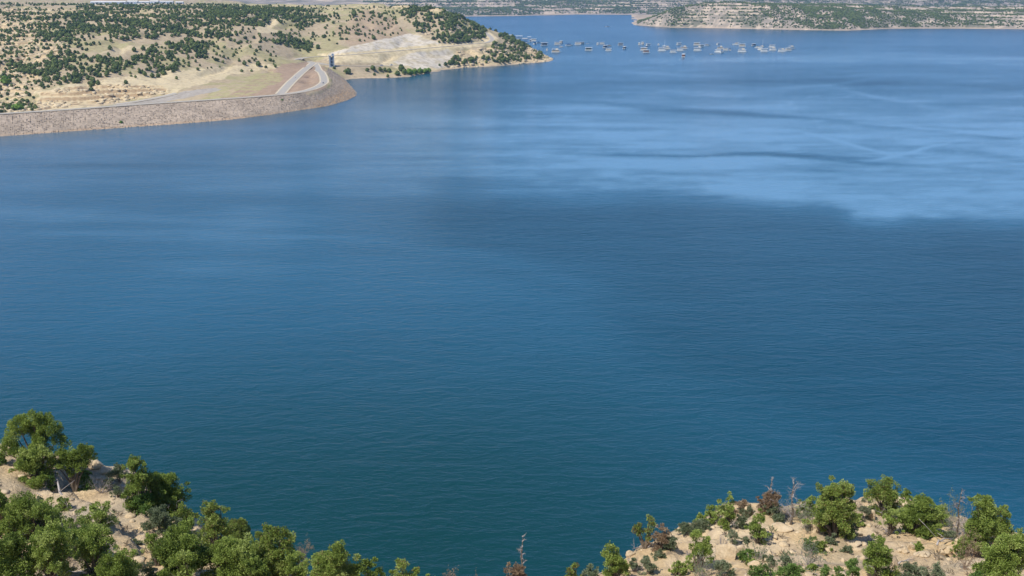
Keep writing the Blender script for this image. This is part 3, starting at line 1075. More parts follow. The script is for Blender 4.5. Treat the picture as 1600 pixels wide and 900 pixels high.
for zi in range(len(TZONES)):
    mem = [i for i in picked if zone[i] == zi]
    if not mem: continue
    _, lab, grp = TZONES[zi]
    nrow = max(1, min(3, len(mem) // 4))
    mem.sort(key=lambda i: -tpy[i])
    rows = np.array_split(np.array(mem), nrow)
    vw = {1: [""], 2: ["lower", "upper"], 3: ["lower", "middle", "upper"]}[nrow]
    for r_, row in enumerate(rows):
        row = sorted([int(i) for i in row], key=lambda i: tpx[i])
        ncol = max(1, min(5, len(row) // 2))
        hw = {1: [""], 2: ["left", "right"], 3: ["left", "central", "right"], 4: ["far left", "left", "right", "far right"], 5: ["far left", "left", "central", "right", "far right"]}[ncol]
        for c_, cell in enumerate(np.array_split(np.array(row), ncol)):
            cell = sorted([int(i) for i in cell], key=lambda i: tS[i])
            where = (vw[r_] + " " + hw[c_]).strip()
            names_ = {1: [""], 2: ["smaller ", "larger "], 3: ["small ", "medium ", "large "]}.get(len(cell), ["smallest ", "small ", "fairly small ", "medium ", "broad medium ", "fairly large ", "large ", "largest "])
            for q_, i in enumerate(cell):
                big = names_[min(q_, len(names_) - 1)]
                if len(cell) > 3 and q_ == len(cell) - 1: big = "largest "
                hill_tree((float(tx[i]), float(ty[i]), float(tz[i]) - 0.2), float(tS[i]), (big + "juniper " + (("at the " + where + " of ") if where else "on ") + lab), grp, float(trng.uniform(.85, 1.2)))
rest = ~taken
P = np.stack([tx, ty, tz - 0.2], 1)[rest]
S = tS[rest]
S3 = np.stack([S * trng.uniform(.85, 1.25, len(S)), S * trng.uniform(.85, 1.25, len(S)), S * trng.uniform(.8, 1.05, len(S))], 1)
o = link("juniper_woodland", scatter_mesh("juniper_woodland", protos, P, S3, M_FARLEAF, 5))
tag(o, "mass of dark junipers covering the hillside and mesa behind the dam", "woodland", kind="stuff")

# single trees that stand apart on the far bank, each found in the photograph
SOLO = [
    (172, 78.5, 8, "round juniper at the upper left corner of the bare tan clearing on the hillside"),
    (210, 81, 8, "round dark juniper alone in the middle of the bare tan clearing"),
    (224, 79, 8.5, "round dark juniper in the bare tan clearing, right neighbour of its middle one"),
    (237, 81, 7, "small round juniper at the right edge of the bare tan clearing"),
    (197, 132, 6.5, "lone juniper on the pale ledge top right of the small clump above the layered cliff"),
    (276, 124, 5, "tiny lone juniper on the cream sandstone slab left of the valley track end"),
    (497, 77, 9.5, "round juniper alone on the slope directly above the intake tower"),
    (382, 102, 8, "round juniper at the lower edge of the grassy slope above the cream slab"),
    (404, 104, 9.5, "tall narrow juniper at the lower edge of the grassy slope left of the road junction"),
    (378, 113, 5.5, "small juniper on the edge of the cream slab above the green patch"),
    (393, 113, 5, "small juniper on the cream slab, right one of the pair above the green patch"),
    (584, 62, 9, "juniper at the top corner of the pale bank, right of the scattered ones"),
    (553, 26, 13, "largest dark juniper on the mesa slope above the pale bank, broad crown"),
    (583, 22, 9, "dark juniper near the mesa rim, right of the largest broad one"),
    (687, 103.5, 5.5, "small juniper standing by the waterline below the pale bank"),
]
for px, py, s, lab in SOLO:
    q = march(px, py, lambda a, b: pen_height(a, b), 1150, 2900, 3.0)
    if q: hill_tree((q[0], q[1], q[2] - .2), s * 0.92, lab, None)

# shore bushes right of the dam
BUSH = [(543.5, 116, 12, 9, 0, "dense round green bush at the water's edge beside the dam's right end"),
        (574, 112, 7, 5.5, 0, "first green bush of the row above the beach, nearest the dam"), (583, 110, 9, 7, 0, "second green bush of the row above the beach, wide and dark"),
        (585, 118, 5, 4, 0, "small dark bush below the second bush of the beach row"), (594, 110.5, 7, 5, 0, "third green bush of the row above the beach"), (601, 111, 6, 5, 0, "fourth green bush of the row above the beach"),
        (608, 113, 8, 6, 0, "fifth green bush of the row above the beach, just below the parked trailer"), (606, 121, 5, 5, 0, "brownish green bush on the beach near the waterline"),
        (621, 118.5, 9, 7, 0, "olive bush at the left end of the bright willow thicket, touching the beach"), (627, 111, 11, 9, 0, "tall dark green bush behind the left end of the bright willow thicket"),
        (632, 117, 9, 9, 0, "dark willow bush at the left end of the bright green thicket"), (640, 117, 11, 9, 1, "bright green willow bush, first from the left in the waterside thicket"),
        (648, 116, 10, 8, 1, "bright green willow bush, second from the left in the waterside thicket"), (656, 115.5, 10, 8, 1, "bright green willow bush, third from the left in the waterside thicket"),
        (664, 114.5, 10, 7, 1, "bright green willow bush, fourth from the left in the waterside thicket"), (670, 113.5, 8, 7, 1, "bright green willow bush at the right tip of the waterside thicket"),
        (189.5, 192.5, 6, 4, 1, "small green bush growing in the riprap of the dam, left one"), (441, 159.5, 5, 5, 1, "small green bush growing in the riprap of the dam, right one below the road fork"),
        (522, 108, 5, 4, 0, "dark bush right below the intake tower"),
        (10, 132, 16, 12, 1, "bright green cottonwood at the left edge above the dam"), (28, 172, 18, 9, 1, "bright green bush behind the dam crest at far left")]
bright = [mesh_np("foliage", *far_tree_proto(40 + k, 90), M_BRIGHT, attrs={"tint": np.random.default_rng(k).uniform(.1, .9, len(far_tree_proto(40 + k, 90)[0])), "dry": np.zeros(len(far_tree_proto(40 + k, 90)[0]))}) for k in range(3)]


def dam_z(x, y):
    i = int(np.argmin(np.hypot(dam_c[:, 0] - x, dam_c[:, 1] - y) + np.hypot(dam_w[:, 0] - x, dam_w[:, 1] - y)))
    L = np.linalg.norm((dam_w - dam_c)[i, :2]) - 5.6
    k = (((x - dam_c[i, 0]) * dam_d[i, 0] + (y - dam_c[i, 1]) * dam_d[i, 1]) - 5.6) / L
    return dam_c[i, 2] * (1 - k)


for k, (px, py, w, h, br, lab) in enumerate(BUSH):
    if 150 < px < 480:
        q = None
        for Y in np.arange(950, 1400, 1.0):
            a = at_y(px, py, Y)
            if dam_z(a[0], a[1]) >= a[2] and a[2] > 0: q = a; break
    else:
        q = march(px, py, lambda a, b: pen_height(a, b), 1150 if px > 100 else 1080, 2600, 2.0)
    if q is None: continue
    b = empty("shore_bush" if px > 500 else "bush", (q[0], q[1], q[2] - .3), k * 1.3)
    d = q[1] / 1600
    b.scale = (w * d * 1.05, w * d * 1.05, h * d * 1.15)
    tag(b, lab, "bush", "bushes along the far shore")
    link("foliage", bright[k % 3] if br else far_crowns[k % 5], b)
    link("stem", far_trunk, b)

# bedrock blocks of the left slope, the rim, the cliff and the point
def outcrops():
    rng = np.random.default_rng(21)
    n = 60000
    y = rng.uniform(1080, 2300, n); x = y * rng.uniform(-0.5, 0.08, n)
    z = pen_height(x, y); px, py = project(x, y, z)
    ok = np.zeros(n, bool)
    for Z, p in ((Z_LEFT, 0.42), (Z_CLIFF, 0.5), (Z_TIP, 0.65), (Z_RIM, 0.12)):
        ok |= in_poly(px, py, Z) & (rng.uniform(size=n) < p)
    ok |= in_poly(px, py, [(620, 25), (700, 14), (760, 48), (750, 66), (690, 70)]) & (rng.uniform(size=n) < 0.3)
    ok &= (z > 0.3) & (vnoise(x / 25, y / 25, 9) > .4)
    x, y, z = x[ok], y[ok], z[ok]
    S = rng.uniform(1.0, 4.6, len(x)) ** 1.0
    pr = []
    for k in range(5):
        V, F = cubesphere(2)
        r = np.random.default_rng(60 + k)
        V = np.clip(V * 1.15, -0.75, 0.75) * r.uniform(0.75, 1.2, (len(V), 1))
        pr.append((V, F))
    S3 = np.stack([S * rng.uniform(.7, 1.6, len(S)), S * rng.uniform(.6, 1.2, len(S)), S * rng.uniform(.35, .7, len(S))], 1) * 0.8
    m = scatter_mesh("sandstone_outcrops", pr, np.stack([x, y, z], 1), S3, M_FARROCK, 8)
    tag(link("sandstone_outcrops", m), "cream sandstone blocks strewn over the far hillside and point", "rocks", kind="stuff")


outcrops()


def riprap():
    rng = np.random.default_rng(31)
    n = 7500
    i = rng.integers(0, len(dam_c), n); k = rng.uniform(0.02, 1.04, n)
    L = np.linalg.norm((dam_w - dam_c)[i, :2], axis=1) - 5.6
    xy = dam_c[i, :2] + dam_d[i] * (5.6 + L * k)[:, None]
    z = dam_c[i, 2] * (1 - k)
    pr = []
    for q in range(4):
        V, F = cubesphere(1)
        pr.append((V * np.random.default_rng(q).uniform(.6, 1.1, (len(V), 1)), F))
    S = rng.uniform(0.35, 0.85, (n, 1)) * rng.uniform(.7, 1.3, (n, 3))
    m, nt, p = new_mat("riprap_stone")
    a = nt.nodes.new("ShaderNodeAttribute"); a.attribute_name = "tint"
    nt.links.new(ramp(nt, a.outputs["Fac"], [(0, (0.33, 0.265, 0.20)), (0.5, (0.41, 0.33, 0.25)), (1, (0.50, 0.42, 0.33))]), p.inputs["Base Color"])
    p.inputs["Roughness"].default_value = .95
    me = scatter_mesh("riprap_rock", pr, np.c_[xy, z + 0.3], S, m, 9)
    me.transform(__import__("mathutils").Matrix.Translation((-dam_off[0], -dam_off[1], 0)))
    o = link("riprap_rock", me, dam)
    o["kind"] = "stuff"


riprap()


def far_trees():
    rng = np.random.default_rng(51)
    n = 330000
    y = 3700 + 6200 * rng.uniform(size=n) ** 1.5; x = y * rng.uniform(-0.14, 0.52, n)
    h, edge, s1, s2 = far_height(x, y)
    nn = fbm(x / 60, y / 90, 4, 95)
    n2 = fbm(x / 150, y / 220, 3, 97)
    pr = (0.35 + 0.65 * smooth(-0.1, 0.2, nn)) * np.where(edge, .35, 1.0) * (0.4 + .6 * smooth(-.2, .1, n2))
    pr = np.minimum(pr * np.where(s2 > 0, 0.85, 1.6), 1)
    ok = (rng.uniform(size=n) < pr) & (h > 4)
    x, y, h = x[ok], y[ok], h[ok]
    S = rng.uniform(3.2, 7, len(x)) * (1 + (y > 5500) * .5)
    pr = []
    for k in range(4):
        V, F = cubesphere(1)
        pr.append((V * np.random.default_rng(80 + k).uniform(.7, 1.25, (len(V), 1)) * 0.5 + np.array([0, 0, .4]), F))
    S3 = np.stack([S * 1.25, S * 1.25, S], 1)
    me = scatter_mesh("far_woodland", pr, np.stack([x, y, h], 1), S3, M_FARLEAF, 12)
    tag(link("far_woodland", me), "dark juniper woodland dotting the bluffs across the lake", "woodland", kind="stuff")


far_trees()

# ================================================================== STRUCTURES ON THE PENINSULA
M_STEEL = simple_mat("blue_grey_steel", (0.30, 0.38, 0.46), 0.55, 0.12, 0.6, 0.2, 0.5)
M_CONC = simple_mat("pale_concrete", (0.46, 0.47, 0.46), 0.85, 0.12, 0.4)
M_DARK = simple_mat("dark_glass", (0.03, 0.045, 0.06), 0.25, 0.1, 1.0, 0, 0.5)
M_RUBBER = simple_mat("tyre_rubber", (0.03, 0.03, 0.03), 0.9, 0.1, 4)
M_CHROME = simple_mat("wheel_metal", (0.5, 0.5, 0.5), 0.4, 0.1, 4, 0.6)


def intake_tower():
    q = march(518.5, 104, lambda a, b: pen_height(a, b), 1300, 2200, 2.0)
    t = empty("intake_tower", (q[0], q[1], q[2] - 1.0), 0.25)
    tag(t, "narrow blue grey intake tower with open gate bay at the right end of the dam", "tower")
    H = 17.5
    for sx in (-1, 1):
        for sy in (-1, 1):
            m = MB(); m.box((sx * 3.4, sy * 3.0, H / 2), (1.3, 1.3, H)); m.build("column", M_CONC, t)
    m = MB(); m.box((0, 0, 0.6), (9.4, 8.6, 1.2)); m.build("plinth", M_CONC, t)
    for z in (5.6, 10.8):
        m = MB()
        for sy in (-1, 1): m.box((0, sy * 3.02, z), (5.6, 0.7, 0.6))
        for sx in (-1, 1): m.box((sx * 3.42, 0, z), (0.7, 4.8, 0.6))
        m.build("cross_beam", M_STEEL, t)
    m = MB(); m.box((-1.6, 0, H / 2), (1.5, 4.6, H - 1.4)); m.box((1.8, 0, H / 2), (1.3, 4.6, H - 1.4)); m.build("gate_panel", M_STEEL, t)
    m = MB(); m.box((0.2, 0.9, H / 2), (1.5, 3.0, H - 3.5)); m.build("gate_slot", M_DARK, t)
    m = MB(); m.box((0, 0, H + 0.35), (9.2, 8.2, 0.7)); p = m.build("platform", M_CONC, t)
    m = MB()
    for a, b in (((-4.4, -3.9), (4.4, -3.9)), ((4.4, -3.9), (4.4, 3.9)), ((4.4, 3.9), (-4.4, 3.9)), ((-4.4, 3.9), (-4.4, -3.9))):
        m.tube([(*a, H + 1.8), (*b, H + 1.8)], 0.07, 5)
        for k in range(5):
            x, y = a[0] + (b[0] - a[0]) * k / 4, a[1] + (b[1] - a[1]) * k / 4
            m.tube([(x, y, H + 0.7), (x, y, H + 1.8)], 0.06, 5)
    m.build("railing", M_STEEL, p)
    m = MB(); m.box((2.2, 0.8, H + 2.0), (3.0, 3.2, 2.6)); m.box((2.2, 0.8, H + 3.45), (3.5, 3.7, 0.3)); m.build("hoist_house", M_STEEL, t)


intake_tower()


def car(name, loc, rz, paint, label, pickup=False):
    t = empty(name, loc, rz)
    tag(t, label, "truck" if pickup else "car")
    L, W = (5.6, 2.0) if pickup else (4.7, 1.85)
    m = MB()
    prof = [(-L / 2, 0.45), (L / 2, 0.45), (L / 2, 0.85), (L / 2 - 1.1, 1.02), (0.3, 1.05), (-L / 2, 1.05)] if pickup else [(-L / 2, 0.4), (L / 2, 0.4), (L / 2, 0.78), (L / 2 - 1.1, 0.95), (-L / 2 + .3, 1.0), (-L / 2, .9)]
    n = len(prof)
    m.add([(x, -W / 2, z) for x, z in prof] + [(x, W / 2, z) for x, z in prof], [tuple(range(n)), tuple(range(n, 2 * n))[::-1]] + [(i + n, (i + 1) % n + n, (i + 1) % n, i) for i in range(n)])
    m.build("body", paint, t)
    m = MB()
    c = (0.35, 0, 1.32) if pickup else (-0.25, 0, 1.24)
    m.box(c, (2.2 if pickup else 2.7, W - .12, 0.55), 0, 0.78)
    cb = m.build("cab", paint, t)
    m = MB(); m.box((c[0], 0, c[2] - .03), ((2.24 if pickup else 2.74), W - .3, 0.36), 0, .86); m.box((c[0], 0, c[2] - .03), ((1.9 if pickup else 2.3), W - .06, 0.34), 0, .86)
    m.build("windows", M_DARK, cb)
    for sx in (-1, 1):
        for sy in (-1, 1):
            m = MB(); x = sx * L * .32
            m.tube([(x, sy * (W / 2 - .22), .36), (x, sy * (W / 2 + .02), .36)], .36, 12); w = m.build("wheel", M_RUBBER, t)
            m = MB(); m.tube([(x, sy * (W / 2 - .1), .36), (x, sy * (W / 2 + .04), .36)], .2, 10); m.build("rim", M_CHROME, w)
    m = MB()
    for sy in (-1, 1): m.box((L / 2 + .01, sy * (W / 2 - .28), .7), (.06, .36, .18))
    m.build("headlights", M_CHROME, t)
    return t


M_WHITE = simple_mat("white_paint", (0.88, 0.85, 0.77), 0.4, 0.04, 1, 0, .5)
M_SILVER = simple_mat("silver_paint", (0.42, 0.43, 0.44), 0.35, 0.05, 1, .5, .5)
M_BLUEP = simple_mat("blue_paint", (0.10, 0.20, 0.38), 0.4, 0.08, 1, 0, .5)
M_NAVY = simple_mat("dark_paint", (0.05, 0.07, 0.10), 0.4, 0.08, 1, 0, .5)


def on_road(rn, px, py):
    _, pts = road_world[rn]
    a, b = project(pts[:, 0], pts[:, 1], pts[:, 2])
    i = int(np.argmin(np.hypot(a - px, b - py)))
    j = min(i + 1, len(pts) - 1)
    ang = math.atan2(pts[j, 1] - pts[j - 1, 1], pts[j, 0] - pts[j - 1, 0])
    return tuple(pts[i] + np.array([0, 0, 0.55])), ang


p_, a_ = on_road("spillway_road", 458, 118)
car("pickup_truck", (p_[0] - 1, p_[1], p_[2]), a_, M_WHITE, "white pickup truck driving on the straight ramp road left of the brown triangle", True)
p_, a_ = on_road("crest_road", 503, 129)
car("parked_car", (p_[0] + .5, p_[1], p_[2]), a_, M_SILVER, "silver car on the outer bend of the crest road beside the riprap")
p_, a_ = on_road("junction_road", 470, 96)
car("parked_car", (p_[0] + 1, p_[1] - 9, p_[2] - .1), 0.3, M_NAVY, "dark car parked left of the road junction below the slope")
p_, a_ = on_road("lower_road", 603, 102.8)
car("pickup_truck", (p_[0] - 4, p_[1] + 1, p_[2]), a_, M_BLUEP, "blue pickup truck at the far end of the lakeside road above the beach bushes", True)
# trailer
p_, a_ = on_road("lower_road", 611, 102.5)
t = empty("boat_trailer", (p_[0] - 1, p_[1], p_[2]), a_)
tag(t, "white boat on a trailer parked behind the blue pickup on the lakeside road", "trailer")
m = MB(); m.prism([(-3, -1.1), (1.6, -1.1), (3.4, 0), (1.6, 1.1), (-3, 1.1)], 1.0, 1.9, [(-3.1, -1.25), (1.8, -1.25), (3.9, 0), (1.8, 1.25), (-3.1, 1.25)]); m.build("hull", M_WHITE, t)
m = MB(); m.box((-.4, 0, 2.2), (1.8, 1.7, .6), 0, .8); m.build("windscreen", M_DARK, t)
m = MB(); m.box((0, 0, .75), (6.4, 1.2, .18)); m.box((0, 0, .9), (1.0, 2.0, .2)); m.build("frame", M_STEEL, t)
for sy in (-1, 1):
    m = MB(); m.tube([(-.4, sy * 1.1, .4), (-.4, sy * 1.32, .4)], .4, 12); m.build("wheel", M_RUBBER, t)

# buildings on the mesa
M_METALROOF = simple_mat("pale_metal_roof", (0.74, 0.72, 0.66), 0.5, 0.06, 0.1)
M_WALLW = simple_mat("pale_wall", (0.50, 0.53, 0.56), 0.8, 0.08, 0.2)
M_LOT = simple_mat("pale_gravel_lot", (0.68, 0.60, 0.45), 0.95, 0.1, 0.05)


def mesa_z(x, y): return float(pen_height(np.array([x]), np.array([y]))[0])


def shed(px, Y, L, D, H, rz, label, doors=3):
    x = (px - 800) / 1657.0 * Y
    z = mesa_z(x, Y) - 0.5
    t = empty("storage_shed", (x, Y, z), rz)
    tag(t, label, "building", "buildings on the mesa")
    m = MB(); m.box((0, 0, H / 2), (L, D, H)); m.build("wall", M_WALLW, t)
    m = MB(); rh = H * .35
    m.add([(-L / 2 - .6, -D / 2 - .6, H), (L / 2 + .6, -D / 2 - .6, H), (L / 2 + .6, 0, H + rh), (-L / 2 - .6, 0, H + rh), (-L / 2 - .6, D / 2 + .6, H), (L / 2 + .6, D / 2 + .6, H)],
          [(0, 1, 2, 3), (3, 2, 5, 4), (0, 3, 4), (1, 5, 2), (0, 4, 5, 1)])
    m.build("roof", M_METALROOF, t)
    for k in range(doors):
        m = MB(); m.box((-L / 2 + L * (k + .5) / doors, -D / 2 - .08, H * .4), (L / doors * .5, .12, H * .7)); m.build("door", M_DARK if k % 2 else M_STEEL, t)


for a in ((172, 2780, 90, 22, 7, 0.02, "long low storage shed with pale roof on the mesa, leftmost building", 8), (209, 2800, 26, 18, 8, 0, "short storage shed on the mesa right of the longest one", 3),
          (226, 2850, 28, 16, 6, .2, "small pale building in the middle of the mesa yard", 3), (243, 2800, 22, 14, 7, -.1, "boxy pale building in the right part of the mesa yard", 2), (262, 2830, 34, 16, 6, .1, "long pale building at the right end of the mesa yard", 4),
          (282, 2900, 20, 12, 6, .1, "small outlying shed right of the mesa yard near the tan mound", 2), (402, 3000, 13, 10, 10, .1, "small white tower-like building on the mesa skyline above the wooded slope", 1)):
    shed(*a)
# pale yard in front of the sheds
lot = [(x, y) for x, y in ((-1125, 2700), (-1035, 2680), (-900, 2700), (-880, 2960), (-1190, 2960))]
gx, gy = np.meshgrid(np.linspace(-1180, -900, 40), np.linspace(2690, 2960, 40))
gz = pen_height(gx, gy) + 0.9
link("gravel_yard", mesh_np("gravel_yard", np.stack([gx, gy, gz], -1).reshape(-1, 3), grid_faces(40, 40), M_LOT))
tag(bpy.data.objects["gravel_yard"], "pale gravel yard around the sheds on the mesa", "yard", kind="structure")

# ================================================================== HOUSEBOATS AND MARINA
M_CREAM = simple_mat("cream_fibreglass", (0.80, 0.70, 0.54), 0.5, 0.05, 1, 0, .4)
M_TAN = simple_mat("tan_siding", (0.62, 0.48, 0.32), 0.7, 0.1, 1)
M_BROWN = simple_mat("red_brown_wood", (0.32, 0.13, 0.06), 0.7, 0.15, 1)
M_GREEN = simple_mat("dark_green_paint", (0.05, 0.09, 0.05), 0.6, 0.1, 1)
M_CANVAS = simple_mat("blue_canvas", (0.06, 0.16, 0.34), 0.8, 0.1, 1)
M_PONT = simple_mat("pontoon_aluminium", (0.45, 0.46, 0.47), 0.45, 0.08, 1, .4)
_boat_cache = {}


def boat_meshes(kind, side):
    key = (kind, side.name)
    if key in _boat_cache: return _boat_cache[key]
    out = []
    if kind == "house":         # raft-like houseboat, 13 m, flat roof with rails
        m = MB()
        for sy in (-1, 1): m.prism([(-6.5, sy * 1.7 - .6), (5.2, sy * 1.7 - .6), (6.6, sy * 1.7), (5.2, sy * 1.7 + .6), (-6.5, sy * 1.7 + .6)], -0.4, 0.75)
        m.box((0, 0, .86), (13.2, 4.5, .2)); out.append(("hull", m.mesh("hull", M_WHITE), None))
        m = MB(); m.box((-.6, 0, 2.15), (8.6, 3.9, 2.36)); out.append(("cabin", m.mesh("cabin", side), None))
        m = MB()
        for k in range(4):
            for sy in (-1, 1): m.box((-3.7 + k * 2.05, sy * 1.96, 2.3), (1.0, .06, .55))
        m.box((3.72, 0, 2.1), (.06, 1.6, 1.7)); out.append(("window", m.mesh("window", M_DARK), "cabin"))
        m = MB(); m.box((-.2, 0, 3.5), (11.8, 4.7, .42)); out.append(("roof", m.mesh("roof", M_WHITE), None))
        m = MB()
        for a, b in (((-5.8, -2.2), (5.4, -2.2)), ((5.4, -2.2), (5.4, 2.2)), ((5.4, 2.2), (-5.8, 2.2)), ((-5.8, 2.2), (-5.8, -2.2))):
            m.tube([(*a, 4.35), (*b, 4.35)], .05, 4)
            for k in range(5): x, y = a[0] + (b[0] - a[0]) * k / 4, a[1] + (b[1] - a[1]) * k / 4; m.tube([(x, y, 3.5), (x, y, 4.35)], .04, 4)
        out.append(("railing", m.mesh("railing", M_PONT), None))
        m = MB()
        for sx in (4.9, -5.4):
            for sy in (-1, 1): m.tube([(sx, sy * 2.0, .9), (sx, sy * 2.0, 3.4)], .07, 5)
        out.append(("post", m.mesh("post", M_PONT), None))
    elif kind == "big":          # taller one with a second-deck cabin and canopy
        m = MB(); m.prism([(-8, -2.4), (6, -2.4), (8.2, 0), (6, 2.4), (-8, 2.4)], -0.4, 1.0, [(-8, -2.5), (6.4, -2.5), (8.8, 0), (6.4, 2.5), (-8, 2.5)]); out.append(("hull", m.mesh("hull", M_WHITE), None))
        m = MB(); m.box((-.8, 0, 2.25), (11.6, 4.4, 2.5)); out.append(("cabin", m.mesh("cabin", side), None))
        m = MB()
        for k in range(5):
            for sy in (-1, 1): m.box((-5.3 + k * 2.2, sy * 2.22, 2.5), (1.1, .06, .6))
        m.box((5.02, 0, 2.2), (.06, 2.4, 1.8)); out.append(("window", m.mesh("window", M_DARK), "cabin"))
        m = MB(); m.box((-.4, 0, 3.6), (14.2, 5.2, .2)); out.append(("roof", m.mesh("roof", M_WHITE), None))
        m = MB(); m.box((1.2, 0, 5.0), (4.2, 3.0, 2.2), 0, .92); out.append(("upper_cabin", m.mesh("upper_cabin", M_CREAM), None))
        m = MB(); m.box((-4.4, 0, 6.0), (5.0, 4.0, .14))
        for sx in (-6.6, -2.2):
            for sy in (-1, 1): m.tube([(sx, sy * 1.8, 3.7), (sx, sy * 1.8, 6.0)], .06, 5)
        out.append(("canopy", m.mesh("canopy", M_CREAM), None))
    elif kind == "cruiser":
        m = MB(); m.prism([(-4.4, -1.2), (1.5, -1.3), (4.4, 0), (1.5, 1.3), (-4.4, 1.2)], -0.4, 1.25, [(-4.5, -1.55), (2, -1.6), (5.4, 0), (2, 1.6), (-4.5, 1.55)]); out.append(("hull", m.mesh("hull", M_WHITE), None))
        m = MB(); m.box((-.2, 0, 1.95), (4.4, 2.5, 1.4), 0, .82); out.append(("cabin", m.mesh("cabin", side), None))
        m = MB(); m.box((-.2, 0, 2.0), (4.3, 2.56, .5), 0, .93); out.append(("window", m.mesh("window", M_DARK), "cabin"))
        m = MB(); m.box((-2.6, 0, 2.95), (3.2, 2.6, .12))
        for sx in (-4.0, -1.2):
            for sy in (-1, 1): m.tube([(sx, sy * 1.15, 1.2), (sx, sy * 1.15, 2.9)], .05, 4)
        out.append(("canopy", m.mesh("canopy", side), None))
    elif kind == "sail":
        m = MB(); m.prism([(-3.8, -.8), (1.5, -1.0), (4.0, 0), (1.5, 1.0), (-3.8, .8)], -0.4, .9, [(-4, -1.05), (1.8, -1.2), (4.6, 0), (1.8, 1.2), (-4, 1.05)]); out.append(("hull", m.mesh("hull", M_WHITE), None))
        m = MB(); m.box((0, 0, 1.2), (3.0, 1.5, .7), 0, .8); out.append(("cabin", m.mesh("cabin", side), None))
        m = MB(); m.tube([(.6, 0, .9), (.6, 0, 12)], [.12, .06], 6); m.tube([(.6, 0, 2.0), (-3.2, 0, 2.1)], .12, 6); out.append(("mast", m.mesh("mast", M_WHITE), None))
    elif kind == "speed":
        m = MB(); m.prism([(-3, -.9), (.8, -1), (3.0, 0), (.8, 1), (-3, .9)], -.3, .7, [(-3.1, -1.15), (1, -1.25), (3.6, 0), (1, 1.25), (-3.1, 1.15)]); out.append(("hull", m.mesh("hull", M_WHITE), None))
        m = MB(); m.box((.5, 0, 1.0), (.9, 1.6, .6), 0, .8); out.append(("windscreen", m.mesh("windscreen", M_DARK), None))
        m = MB(); m.box((-3.1, 0, .75), (.5, .5, .9)); out.append(("outboard", m.mesh("outboard", M_NAVY), None))
    _boat_cache[key] = out
    return out


def boat(px, py, kind, side, deg, size, label, group="boats moored in the rows off the point"):
    x, y, _ = at_z(px, py + 1.5, 0)
    names = {"house": "houseboat", "big": "houseboat", "cruiser": "cabin_boat", "sail": "sailboat", "speed": "motorboat"}
    cats = {"house": "houseboat", "big": "houseboat", "cruiser": "boat", "sail": "sailboat", "speed": "boat"}
    t = empty(names[kind], (x, y, 0.02), math.radians(deg))
    t.scale = (size * 1.6, size * 1.6, size * (1.95 if kind == 'house' else 1.6))
    tag(t, label, cats[kind], group)
    made = {}
    for nm, me, par in boat_meshes(kind, side):
        made[nm] = link(nm, me, made[par] if par else t)


